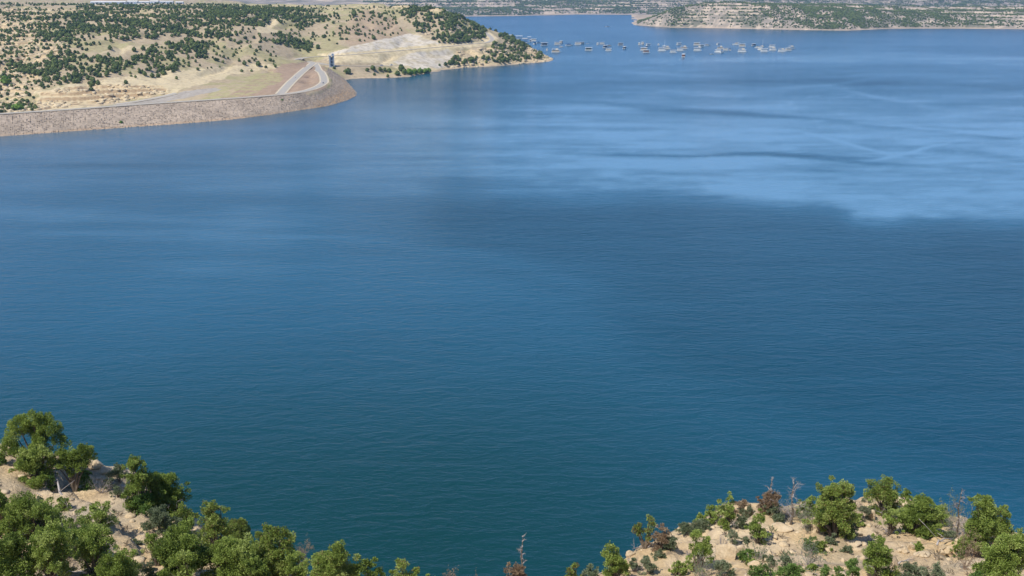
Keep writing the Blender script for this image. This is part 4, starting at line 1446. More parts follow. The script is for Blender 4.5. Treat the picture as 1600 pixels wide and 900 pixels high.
W, Cc, T_, Bn, Gn, Bl = M_WHITE, M_CREAM, M_TAN, M_BROWN, M_GREEN, M_CANVAS
BOATS = [
    (834, 62.5, "house", Cc, 10, .8, "cream roofed houseboat just right of the marina docks, closest to them"),
    (836, 67.5, "cruiser", Bl, 60, 1.0, "blue canvas covered boat under the marina's right end"),
    (842, 66, "cruiser", Bl, 20, .9, "small dark blue boat between the marina docks and the dark hulled boat"),
    (851, 69.5, "house", M_NAVY, 30, .95, "dark hulled boat standing alone between the marina and the first cream houseboats"),
    (855, 77, "cruiser", W, 80, .9, "small white boat alone just off the rocky point"),
    (871, 68, "house", Cc, 15, .8, "low cream houseboat at the left end of the back row"),
    (877, 66, "house", T_, 70, .8, "tan houseboat with a dark end, second in the back row from the left"),
    (877, 72.5, "cruiser", W, 10, .75, "small white cabin boat below the tan and cream pair at the row's left end"),
    (869, 80, "big", T_, 5, .85, "large white roofed houseboat with tan side, nearest the rocky point in the front row"),
    (889, 70, "cruiser", Bl, 10, 1.25, "blue and white boat between the left pairs of cream houseboats"),
    (903, 68, "house", Cc, 12, .8, "cream houseboat, left of the close pair in the back row near the dark gap"),
    (909.5, 67.5, "house", T_, 40, .72, "tan houseboat, right of the close pair in the back row beside the tiny dinghy"),
    (918, 67, "speed", Bn, 0, .8, "tiny brown dinghy floating alone right of the tan houseboat of the back row"),
    (920, 77, "house", Gn, 8, .85, "white roofed houseboat with dark green side, alone in the front"),
    (934, 68, "house", W, 75, .6, "small white houseboat at the left of a low back row pair in mid left"),
    (941, 67.5, "house", Cc, 15, .65, "low cream houseboat at the right of a back row pair in mid left"),
    (946, 73, "house", M_NAVY, 55, .8, "white roofed houseboat with dark side above a low cream one in a group of three"),
    (952, 71, "cruiser", T_, 20, .85, "small tan roofed boat at the upper right of a group of three"),
    (951, 77.5, "house", Cc, 10, .72, "low cream houseboat at the bottom of a group of three"),
    (970, 69, "house", M_NAVY, 20, .72, "dark sided boat with pale roof at the upper left of a steep pair"),
    (976, 74.5, "house", M_NAVY, 65, .72, "dark sided boat with cream roof at the lower right of a steep pair"),
    (999, 68.5, "house", Cc, 80, .72, "narrow cream houseboat seen end on, left of the side by side pair"),
    (1004, 67.5, "house", Cc, 95, .75, "tall cream houseboat seen end on, right of the side by side pair"),
    (1013, 70, "house", W, 35, .7, "white roofed houseboat above a blue canopied boat"),
    (1010.5, 73.5, "cruiser", Bl, 70, 1.0, "blue canopied boat between a white roof above and a tan houseboat below"),
    (1006.5, 77, "house", T_, 5, .85, "tan houseboat with flat white roof touching the red brown one"),
    (1010, 80.5, "house", Bn, 20, .78, "red brown sided houseboat at the front of its cluster"),
    (1029, 69, "cruiser", W, 80, .85, "small white boat with dark end alone in the back row"),
    (1038, 71, "sail", W, 10, .9, "small sailboat with bare mast behind a long pair of cream houseboats"),
    (1042, 75, "big", Cc, 8, .75, "long cream houseboat, upper of an overlapping pair"),
    (1034.5, 77.8, "house", W, 10, .9, "white houseboat, lower left of an overlapping pair"),
    (1052, 80.5, "house", W, 15, .75, "rounded white houseboat in the front row left of the brown one nearest the camera"),
    (1061, 68.5, "house", W, 30, .72, "white houseboat of the back row directly above the double cluster"),
    (1069, 74.5, "big", T_, 4, .74, "long white roofed houseboat with tan side, upper one of the double cluster"),
    (1063, 77.5, "house", W, 12, .8, "white houseboat, lower left one of the double cluster"),
    (1068, 87.5, "house", Bn, 75, .85, "brown sided houseboat lying nearest the camera, in front of all rows"),
    (1089, 69, "house", T_, 8, .85, "white roofed houseboat with tan side, top left of a diagonal of three"),
    (1096, 72, "house", Cc, 35, .8, "cream houseboat in the middle of a diagonal of three"),
    (1105, 70, "cruiser", Cc, 10, .95, "small cream boat to the right of the diagonal of three"),
    (1090, 77.5, "house", W, 10, .9, "white roofed houseboat with dark end lying below the diagonal of three"),
    (1112, 83.5, "speed", W, 0, 1.0, "small low white motorboat alone in the front, left of a white pair"),
    (1122, 68.5, "house", W, 50, .6, "small white houseboat with dark side in the back row, right of centre"),
    (1126, 74.5, "big", T_, 6, .66, "tan and white houseboat with two decks in the middle row, right of centre"),
    (1121.5, 80, "house", W, 170, .75, "low white houseboat, left of the white front pair"),
    (1128.5, 81, "cruiser", W, 30, .8, "small cream cabin boat, right of the white front pair"),
    (1134, 77, "house", Cc, 10, .65, "cream houseboat with black end beside the two decked one"),
    (1140.5, 77, "cruiser", M_NAVY, 90, .8, "tiny dark boat at the end of the cream houseboat in the middle row"),
    (1150, 68.5, "cruiser", Cc, 175, 1.2, "cream cabin boat in the back row left of the long tan one"),
    (1160, 71, "house", T_, 8, .85, "long low tan houseboat with a thin pole to its right"),
    (1160, 79.5, "big", W, 2, .82, "largest bright white houseboat of the front row on the right"),
    (1178, 70, "house", M_NAVY, 40, .68, "white roofed boat with dark side left of the tall mast"),
    (1191, 71.5, "sail", T_, 0, 1.0, "tan sailboat whose mast rises above the right moorings"),
    (1183, 73.5, "cruiser", Cc, 170, .8, "small cream boat below the mast at the top of a diagonal chain of three"),
    (1188, 76, "house", Cc, 150, .65, "cream houseboat in the middle of the diagonal chain of three under the mast"),
    (1194.5, 79, "house", W, 12, .9, "white houseboat with dark end at the bottom of the diagonal chain under the mast"),
    (1206.5, 72.5, "house", W, 10, .78, "white houseboat, upper of a stacked pair near the right end"),
    (1208, 77, "big", W, 8, .72, "white two decked houseboat with dark end, lower of a stacked pair near the right end"),
    (1222, 79, "big", W, 5, .75, "long white houseboat at the lower left of the last cluster on the right"),
    (1232, 77.5, "house", Cc, 20, .8, "cream houseboat in the middle of the last cluster on the right"),
    (1237, 74.5, "big", W, 25, .72, "tall white houseboat at the far right end of the moorings"),
    (1151, 66.5, "cruiser", Bl, 20, .7, "tiny blue roofed boat behind the cream cabin boat of the back row"),
    (1183.5, 71.5, "speed", W, 40, .9, "tiny white motorboat right of the dark sided boat and left of the tan sailboat"),
]
for b in BOATS: boat(*b)
boat(949, 40.5, "speed", W, 10, 1.9, "white motorboat running alone on the open water far behind the moorings", None)

# mooring buoys
mb = MB()
for k in range(8):
    pass
bv, bf = cubesphere(3)
buoy_me = mesh_np("buoy", bv * 0.55, bf, M_WHITE, True)
for px, py, lab in ((985, 94, "white mooring buoy floating alone in front of the houseboat rows"), (1062, 93.5, "small white buoy in open water below the nearest brown houseboat")):
    x, y, _ = at_z(px, py, 0)
    o = link("mooring_buoy", buoy_me); o.location = (x, y, .2); tag(o, lab, "buoy")


def covered_dock(px, py, L, Wd, deg, roof, label):
    x, y, _ = at_z(px, py, 0)
    t = empty("covered_dock", (x, y, 0), math.radians(deg))
    tag(t, label, "dock", "marina docks behind the point")
    m = MB(); m.box((0, 0, .45), (L, Wd, .5)); m.build("deck", M_PONT, t)
    m = MB()
    nx = max(3, int(L / 7))
    for k in range(nx):
        for sy in (-1, 1): m.tube([(-L / 2 + .6 + (L - 1.2) * k / (nx - 1), sy * (Wd / 2 - .4), .7), (-L / 2 + .6 + (L - 1.2) * k / (nx - 1), sy * (Wd / 2 - .4), 4.4)], .14, 6)
    m.build("posts", M_STEEL, t)
    m = MB(); m.add([(-L / 2 - .5, -Wd / 2 - .5, 4.4), (L / 2 + .5, -Wd / 2 - .5, 4.4), (L / 2 + .5, 0, 5.3), (-L / 2 - .5, 0, 5.3), (-L / 2 - .5, Wd / 2 + .5, 4.4), (L / 2 + .5, Wd / 2 + .5, 4.4)],
                    [(0, 1, 2, 3), (3, 2, 5, 4), (0, 3, 4), (1, 5, 2), (0, 4, 5, 1)])
    m.build("roof", roof, t)


covered_dock(796, 57, 22, 9, 4, M_CREAM, "low cream roofed dock at the marina's left end, half hidden by the ridge")
covered_dock(811, 58.5, 20, 12, 2, M_METALROOF, "largest white roofed marina dock at the back")
covered_dock(806.5, 64, 13, 16, 20, M_METALROOF, "white roofed building-like dock just above the road ridge")
covered_dock(820, 62.5, 14, 9, 3, M_CREAM, "cream roofed dock in the middle of the marina")
covered_dock(827, 60, 10, 6, 3, M_METALROOF, "small pale dock roof at the upper right of the marina")
for px, py, kind, side, deg, size, lab in ((803, 60, "cruiser", Bl, 10, 1.2, "blue boat moored between the two white marina roofs"), (814, 64.8, "cruiser", W, 60, 1.0, "white boat moored right of the building-like dock"),
                                           (822, 65.5, "cruiser", Bl, 5, 1.1, "blue boat moored in front of the middle cream dock"), (829, 63.5, "house", M_NAVY, 90, .7, "dark sided boat moored right of the middle cream dock"),
                                           (800, 61.8, "house", W, 10, .7, "white houseboat moored at the left of the marina behind the ridge trees")):
    boat(px, py, kind, side, deg, size, lab, "boats moored at the marina docks")
m = MB()
x0, y0, _ = at_z(795, 59.5, 0); x1, y1, _ = at_z(833, 61.5, 0)
m.box(((x0 + x1) / 2, (y0 + y1) / 2, .4), (math.dist((x0, y0), (x1, y1)), 3.0, .5), math.atan2(y1 - y0, x1 - x0))
tag(m.build("marina_walkway", M_PONT), "grey floating walkway joining the marina docks", "walkway")

# ================================================================== FOREGROUND HILLSIDE
EDGE = [(-500, 690, 66), (-60, 690, 66), (0, 700, 66), (60, 712, 65), (150, 733, 64), (200, 755, 63), (255, 800, 60), (330, 850, 57), (420, 890, 54), (560, 925, 51), (740, 940, 49), (850, 922, 50.5),
        (915, 928, 50.5), (950, 906, 53.5), (1000, 872, 57), (1050, 840, 60), (1110, 810, 63.3), (1160, 797, 65.5), (1240, 792, 67), (1330, 786, 69.5), (1420, 782, 71.5), (1480, 800, 70),
        (1560, 832, 66), (1620, 848, 64), (1700, 862, 62), (2100, 870, 62)]
INNER = [(0, 800, 56), (150, 800, 57), (200, 830, 55), (100, 900, 47), (250, 900, 50), (0, 900, 47), (1000, 915, 52), (1060, 870, 56), (1200, 905, 49.5), (1200, 845, 58), (1300, 835, 60), (1400, 835, 62.5),
         (1400, 900, 51), (1550, 900, 52), (1480, 850, 61), (1300, 870, 55), (0, 1000, 39), (400, 1000, 40), (800, 1040, 40), (1200, 1000, 41), (1600, 1000, 41), (2000, 1000, 42), (-400, 900, 47), (-400, 1000, 39), (300, 930, 48)]
EP = np.array([at_y(*e) for e in EDGE])
IP = np.array([at_y(*e) for e in INNER])
AR = np.array([(0, -4, 128.2), (30, -4, 128), (-30, -4, 128), (70, -6, 128), (-70, -6, 128), (0, -50, 129), (90, -60, 129), (-90, -60, 129), (0, 6, 124), (30, 6, 124), (-30, 6, 124), (0, 16, 113), (32, 16, 113), (-32, 16, 113),
               (0, 27, 106), (32, 27, 107), (-30, 27, 106), (80, 20, 112), (-80, 20, 112), (100, 60, 100), (-100, 60, 100)])
FC = np.r_[EP, IP, AR]
ftps = TPS(FC[:, :2], FC[:, 2], lam=1e-3, scale=40.0)
eo = np.argsort(EP[:, 0])
EX, EY = EP[eo, 0], EP[eo, 1]


def fore_height(x, y):
    x = np.asarray(x, float); y = np.asarray(y, float)
    ye = np.interp(x, EX, EY) + 1.9 * fbm(x / 4.5, x * 0 + 3.3, 4, 201)
    yb = np.minimum(y, ye)
    h = ftps(x, yb)
    s = np.maximum(y - ye, 0)
    h = h - (s * s / (s + 3.0)) * 1.15
    # soil and rock relief
    near = smooth(18, 30, y)
    h = h + near * (0.75 * fbm(x / 7, y / 7, 4, 203) + 0.20 * fbm(x / 1.6, y / 1.6, 4, 204) - 0.35 * np.clip(1 - np.abs(fbm(x / 6, y / 9, 3, 205)) / .07, 0, 1))
    # weathered bedrock steps
    st = 0.95
    hh = h + 0.6 * fbm(x / 3, y / 3, 3, 207)
    fr = hh / st - np.floor(hh / st)
    terr = (np.floor(hh / st) + smooth(0.78, 0.94, fr)) * st
    k = near * 0.9 * smooth(0.0, 0.2, fbm(x / 9, y / 9, 3, 209) + 0.13)
    h = h * (1 - k) + terr * k
    return h


def build_foreground():
    xs = np.concatenate([np.arange(-400, -62, 6.0), np.arange(-62, 66, 0.26), np.arange(66, 400, 6.0)])
    ys = np.concatenate([np.arange(-80, 30, 3.0), np.arange(30, 82, 0.24), np.arange(82, 230, 2.5)])
    Y, X = np.meshgrid(ys, xs, indexing='ij')
    H = fore_height(X, Y)
    n = fbm(X / 4, Y / 4, 4, 211); n2 = fbm(X / 1.1, Y / 1.1, 3, 212)
    gy, gx = np.gradient(H, ys, xs)
    sl = np.hypot(gx, gy)
    C = np.zeros(X.shape + (3,)) + np.array([0.68, 0.495, 0.275])
    def lay(m, col):
        nonlocal C
        m = np.clip(m, 0, 1)[..., None]; C = C * (1 - m) + np.array(col) * m
    lay(0.7 * smooth(0.05, 0.4, n), (0.74, 0.60, 0.41))
    lay(0.6 * smooth(0.1, 0.45, fbm(X / 6 + 9, Y / 6, 3, 214)), (0.56, 0.43, 0.28))
    lay(0.6 * smooth(0.1, 0.35, n2), (0.48, 0.36, 0.23))
    lay(0.7 * smooth(.55, .62, fbm(X / .5, Y / .5, 2, 218)), (0.25, 0.19, 0.13))
    lay(0.6 * smooth(.12, .3, fbm(X / 5 + 40, Y / 5, 4, 219)), (0.40, 0.33, 0.22))
    lay(0.6 * smooth(0.9, 1.6, sl), (0.55, 0.42, 0.27))
    px, py = project(X, Y, H)
    lay(0.45 * smooth(400, 250, px) * smooth(-.2, .3, fbm(X / 3, Y / 3, 3, 215)), (0.42, 0.36, 0.27))
    V = np.stack([X, Y, np.maximum(H, -8)], -1).reshape(-1, 3)
    idx = grid_faces(*X.shape)
    keep = V[idx, 2].max(1) > -7.9
    me = mesh_np("near_hillside", V, idx[keep], attr_mat("near_sandstone_soil", 0.95, 2.2, 0.2, 0.22, 4.0), smooth_shade=True, colors={"Col": C.reshape(-1, 3)})
    tag(link("near_hillside", me), "sunlit cream sandstone slope below the viewpoint", "hillside", kind="structure")


build_foreground()


def fmarch(px, py, y0=30.0, y1=120.0):
    ys = np.arange(y0, y1, 0.12)
    v = (450.0 - py) / FPX
    t = ys / (CP + v * SP)
    xs = (px - 800.0) / FPX * t
    zs = CAM_Z + t * (v * CP - SP)
    hit = np.nonzero(fore_height(xs, ys) >= zs)[0]
    i = hit[0] if len(hit) else -1
    return np.array([xs[i], ys[i], zs[i]])


M_JUN = foliage_mat("juniper_foliage", (0.12, 0.175, 0.036), (0.27, 0.355, 0.072), (0.46, 0.53, 0.17), brown=(0.25, 0.14, 0.075))
M_SAGE = foliage_mat("sage_foliage", (0.12, 0.16, 0.08), (0.21, 0.25, 0.14), (0.31, 0.34, 0.21), brown=(0.28, 0.21, 0.15))
M_LIVE = foliage_mat("oak_shrub_foliage", (0.08, 0.15, 0.035), (0.16, 0.26, 0.06), (0.26, 0.36, 0.11), brown=(0.25, 0.17, 0.09))
M_BROWNLEAF = foliage_mat("dead_foliage", (0.21, 0.145, 0.09), (0.35, 0.25, 0.155), (0.46, 0.36, 0.24), brown=(0.3, 0.2, 0.12))
M_GREYTWIG = simple_mat("grey_twigs", (0.33, 0.29, 0.27), 0.9, 0.25, 12.0)
M_BROWNTWIG = simple_mat("brown_twigs", (0.27, 0.18, 0.13), 0.9, 0.25, 12.0)


def leaf_mesh(name, C, N, size, tint, dry, mat, rng, aspect=0.34):
    """elongated sprays: one kinked quad each"""
    n = len(C)
    N = N / (np.linalg.norm(N, axis=1)[:, None] + 1e-9)
    R = rng.normal(size=(n, 3))
    A = N * 0.75 + R * 0.38; A /= np.linalg.norm(A, axis=1)[:, None]      # along the spray
    B = np.cross(A, rng.normal(size=(n, 3))); B /= np.linalg.norm(B, axis=1)[:, None] + 1e-9
    s = size * rng.uniform(.65, 1.6, (n, 1))
    Q = np.stack([C - B * s * aspect * .5, C + A * s * .55 - B * s * aspect, C + A * s * 1.15, C + A * s * .55 + B * s * aspect], 1).reshape(-1, 3)
    F = np.arange(n * 4).reshape(-1, 4)
    return mesh_np(name, Q, F, mat, attrs={"tint": np.repeat(np.clip(tint, 0, 1), 4), "dry": np.repeat(np.clip(dry, 0, 1), 4)})


def branchy(rng, H, Wd, n_main=7, depth=3, r0=0.09, up=0.55, stem=False):
    """recursive bare branches"""
    m = MB()
    def grow(p, d, L, r, lev):
        pts = [p]; q = Vector(p)
        seg = 4 if lev < 2 else 3
        dd = Vector(d)
        for s in range(seg):
            dd = (dd + Vector(rng.normal(size=3) * 0.26) + Vector((0, 0, 0.04))).normalized()
            q = q + dd * (L / seg)
            pts.append(tuple(q))
        m.tube(pts, [r * (1 - .7 * i / seg) for i in range(seg + 1)], 5 if lev == 0 else 3, cap=False)
        if lev >= depth: return
        nb = int(rng.integers(3, 6))
        for b in range(nb):
            i = int(rng.integers(1, len(pts)))
            nd = (dd + Vector(rng.normal(size=3) * 0.75)).normalized()
            grow(pts[i], nd, L * rng.uniform(.42, .7), r * .42, lev + 1)
    for k in range(n_main):
        a = 2 * math.pi * k / n_main + rng.uniform(-.4, .4)
        d = Vector((math.cos(a) * Wd / H * .8, math.sin(a) * Wd / H * .8, up + rng.uniform(0, .8))).normalized()
        if stem:
            z0 = .12 + .8 * k / n_main
            d = Vector((math.cos(a * 2.4), math.sin(a * 2.4), rng.uniform(.1, .9))).normalized()
            grow((0, 0, H * z0), d, Wd * .62 * (1.05 - .6 * z0) * rng.uniform(.7, 1.1), r0, 0)
        else:
            grow((rng.uniform(-.05, .05), rng.uniform(-.05, .05), 0), d, H * rng.uniform(.4, .62), r0, 0)
    return m


def plant(kind, x0, x1, ytop, ybase, label, lobes=None, dry=0.0, dense=1.0, group=None, dead=0, ybias=0.0, tall=None):
    pxc = (x0 + x1) / 2
    sc = 1.0
    base = fmarch(pxc, ybase)
    depth = base[1] * CP - (base[2] - CAM_Z) * SP
    mpp = depth / FPX
    W = (x1 - x0) * mpp * ((1.25 if x1 < 600 else 1.14) if kind == 'juniper' and lobes is None else 1.0)
    H = (ybase - ytop) * mpp / 0.86
    D = W * 0.9
    if kind in ("juniper", "shrub", "sage", "oak", "brown"):
        H = max(H - D * 0.18, 0.45 * H)
    seed = int(abs(pxc * 7 + ytop * 13)) % 100000
    rng = np.random.default_rng(seed)
    names = {"juniper": ("juniper_tree", "tree"), "brown": ("dead_juniper", "dead tree"), "shrub": ("shrub", "shrub"), "sage": ("sagebrush", "shrub"), "oak": ("oak_shrub", "shrub"),
             "dead": ("dead_tree", "dead tree"), "twig": ("twiggy_shrub", "shrub"), "browntwig": ("twiggy_shrub", "shrub")}
    nm, cat = names[kind]
    t = empty(nm, tuple(base - np.array([0, 0, 0.08])), 0)
    tag(t, label, cat, group)
    if kind in ("dead", "twig", "browntwig"):
        low = kind != "dead"
        m = branchy(rng, H * 1.15, W * (1.2 if low else .9), n_main=9 if low else 12, depth=3 if W > 1.2 else 2, r0=.03 if low else .035, up=.35 if low else .9, stem=not low)
        me = m.mesh("branches", M_GREYTWIG if kind != "browntwig" else M_BROWNTWIG)
        co = np.empty(len(me.vertices) * 3, np.float32); me.vertices.foreach_get("co", co); co = co.reshape(-1, 3)
        ext = np.percentile(np.abs(co[:, :2]), 96); zt = np.percentile(co[:, 2], 99.3)
        co[:, :2] *= (W / 2) / ext; co[:, 2] *= H / zt; co[:, 2] = np.maximum(co[:, 2], -0.02)
        me.vertices.foreach_set("co", co.ravel()); me.update()
        link("branches", me, t)
        if not low:
            m = MB(); m.tube([(0, 0, -.1), (.09, 0, H * .3), (-.06, .05, H * .62), (.03, .02, H * .97)], [.10, .07, .04, .012], 7); m.build("trunk", M_BARK, t)
        if kind == "browntwig" or (kind == "twig" and dense > 1):
            n = int(280 * W * H)
            i = rng.integers(0, len(co), n)
            C = co[i] + rng.normal(size=(n, 3)) * .05
            link("foliage", leaf_mesh("foliage", C, C - np.array([0, 0, H * .3]), .06, rng.uniform(size=n), np.zeros(n), M_BROWNLEAF if kind == "browntwig" else M_SAGE, rng), t)
        return t
    mat = {"juniper": M_JUN, "brown": M_BROWNLEAF, "shrub": M_LIVE, "sage": M_SAGE, "oak": M_LIVE}[kind]
    # lobes in unit crown coordinates (x, y, z, r)
    low = kind != "juniper" and kind != "brown"
    if lobes is None:
        lobes = []
        nl = int(np.clip(8 + W * H * 2.2, 9, 44))
        for k in range(nl):
            zz = rng.uniform(0.03, 0.88)
            rad = (1.0 - 0.62 * max(0, (zz - .40)) / .60) * (.75 + .25 * min(1, zz / .3)) if not low else (1 - zz * zz) ** .5
            a = k * 2.4 + rng.uniform(-.5, .5); rr = rad * rng.uniform(.45, 1.0) * 0.40
            lobes.append((rr * math.cos(a), rr * math.sin(a), zz, rng.uniform(.085, .165)))
        for k in range(7 if not low else 3):
            a = rng.uniform(0, 6.28); zz = rng.uniform(.15, 1.0); rr = (.50 if zz < .6 else .50 - (zz - .6) * .75) * rng.uniform(.85, 1.08)
            lobes.append((rr * math.cos(a), rr * math.sin(a), zz, rng.uniform(.04, .075)))
        lobes.append((rng.uniform(-.12, .12), 0, .87, .11))
        lobes.append((rng.uniform(-.1, .1), 0, .5, .24))
    Cs, Ns, Ts, Ds = [], [], [], []
    S = min(max(W, H * .7), 1.35 * W)
    leaf = {"juniper": .064, "brown": .064, "shrub": .066, "sage": .055, "oak": .07}[kind]
    cen = []
    if kind == 'juniper' and len(lobes) and tall is None and dense == 1.0 and ybase and (x0, x1) == (5, 117): lobes = [(a, b_, c_, d_ * .78) for a, b_, c_, d_ in lobes]
    for (lx, ly, lz, lr) in lobes:
        c = np.array([lx * W, ly * D, lz * H])
        r = lr * S * rng.uniform(.85, 1.15)
        c[2] = max(c[2], r * .45)
        cen.append((c, r))
        # sub clumps on each lobe make an uneven outline
        ns = int(np.clip(r * r * 55, 7, 30))
        dirs = rng.normal(size=(ns, 3)); dirs[:, 2] = np.abs(dirs[:, 2]) * .8 - .25; dirs /= np.linalg.norm(dirs, axis=1)[:, None]
        sub = [(c, r * .66)] + [(c + d * r * rng.uniform(.55, 1.0), r * rng.uniform(.20, .42)) for d in dirs]
        tl = rng.uniform(.25, .75)
        for (sc_, sr) in sub:
            n = int(dense * 560 * sr * sr * 3.0 / (leaf / .13) ** 2 * .50) + 6
            d = rng.normal(size=(n, 3)); d /= np.linalg.norm(d, axis=1)[:, None]
            P = sc_ + d * sr * rng.uniform(.55, 1.05, (n, 1)) * np.array([1, 1, 1.1])
            Cs.append(P); Ns.append(d + (P - c) / (r + .01) * .4 + np.array([0, 0, .45]))
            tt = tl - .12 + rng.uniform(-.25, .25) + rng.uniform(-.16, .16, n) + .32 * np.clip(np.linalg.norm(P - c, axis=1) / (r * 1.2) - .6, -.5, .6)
            Ts.append(tt)
            dr = (rng.uniform(size=n) < dry * (1.5 if rng.uniform() < .35 else .5)).astype(float) * rng.uniform(.5, 1, n)
            Ds.append(dr)
    C = np.concatenate(Cs); N = np.concatenate(Ns); T = np.concatenate(Ts); Dd = np.concatenate(Ds)
    k = C[:, 2] > 0.0
    link("crown" if not low else "foliage", leaf_mesh("crown", C[k], N[k], leaf, T[k], Dd[k], mat, rng), t)
    m = MB()
    ntr = 3 if not low else 5
    for (c, r) in cen[:14 if not low else 8]:
        mid = np.array([c[0] * .35 + rng.uniform(-.1, .1), c[1] * .35, c[2] * .45])
        rb = (.025 + .010 * H) if not low else .015
        m.tube([(rng.uniform(-.06, .06), rng.uniform(-.06, .06), -.15), tuple(mid), tuple(mid * .4 + c * .6 + rng.normal(size=3) * .06), tuple(c)], [rb * 1.4, rb, rb * .55, rb * .2], 6)
    if not low: m.tube([(0, 0, -.2), (rng.uniform(-.15, .15), rng.uniform(-.1, .1), H * .2), (rng.uniform(-.25, .25), 0, H * .45)], [.05 + .022 * H, .035 + .016 * H, .03], 8)
    m.build("trunk" if not low else "stems", M_BARK, t)
    if kind == 'juniper' and not dead and rng.uniform() < .45: dead = 2
    if dead:
        mm = branchy(rng, H * .8, W * .8, n_main=dead, depth=2, r0=.05, up=.5)
        mm.build("dead_branches", M_GREYTWIG, t)
    return t


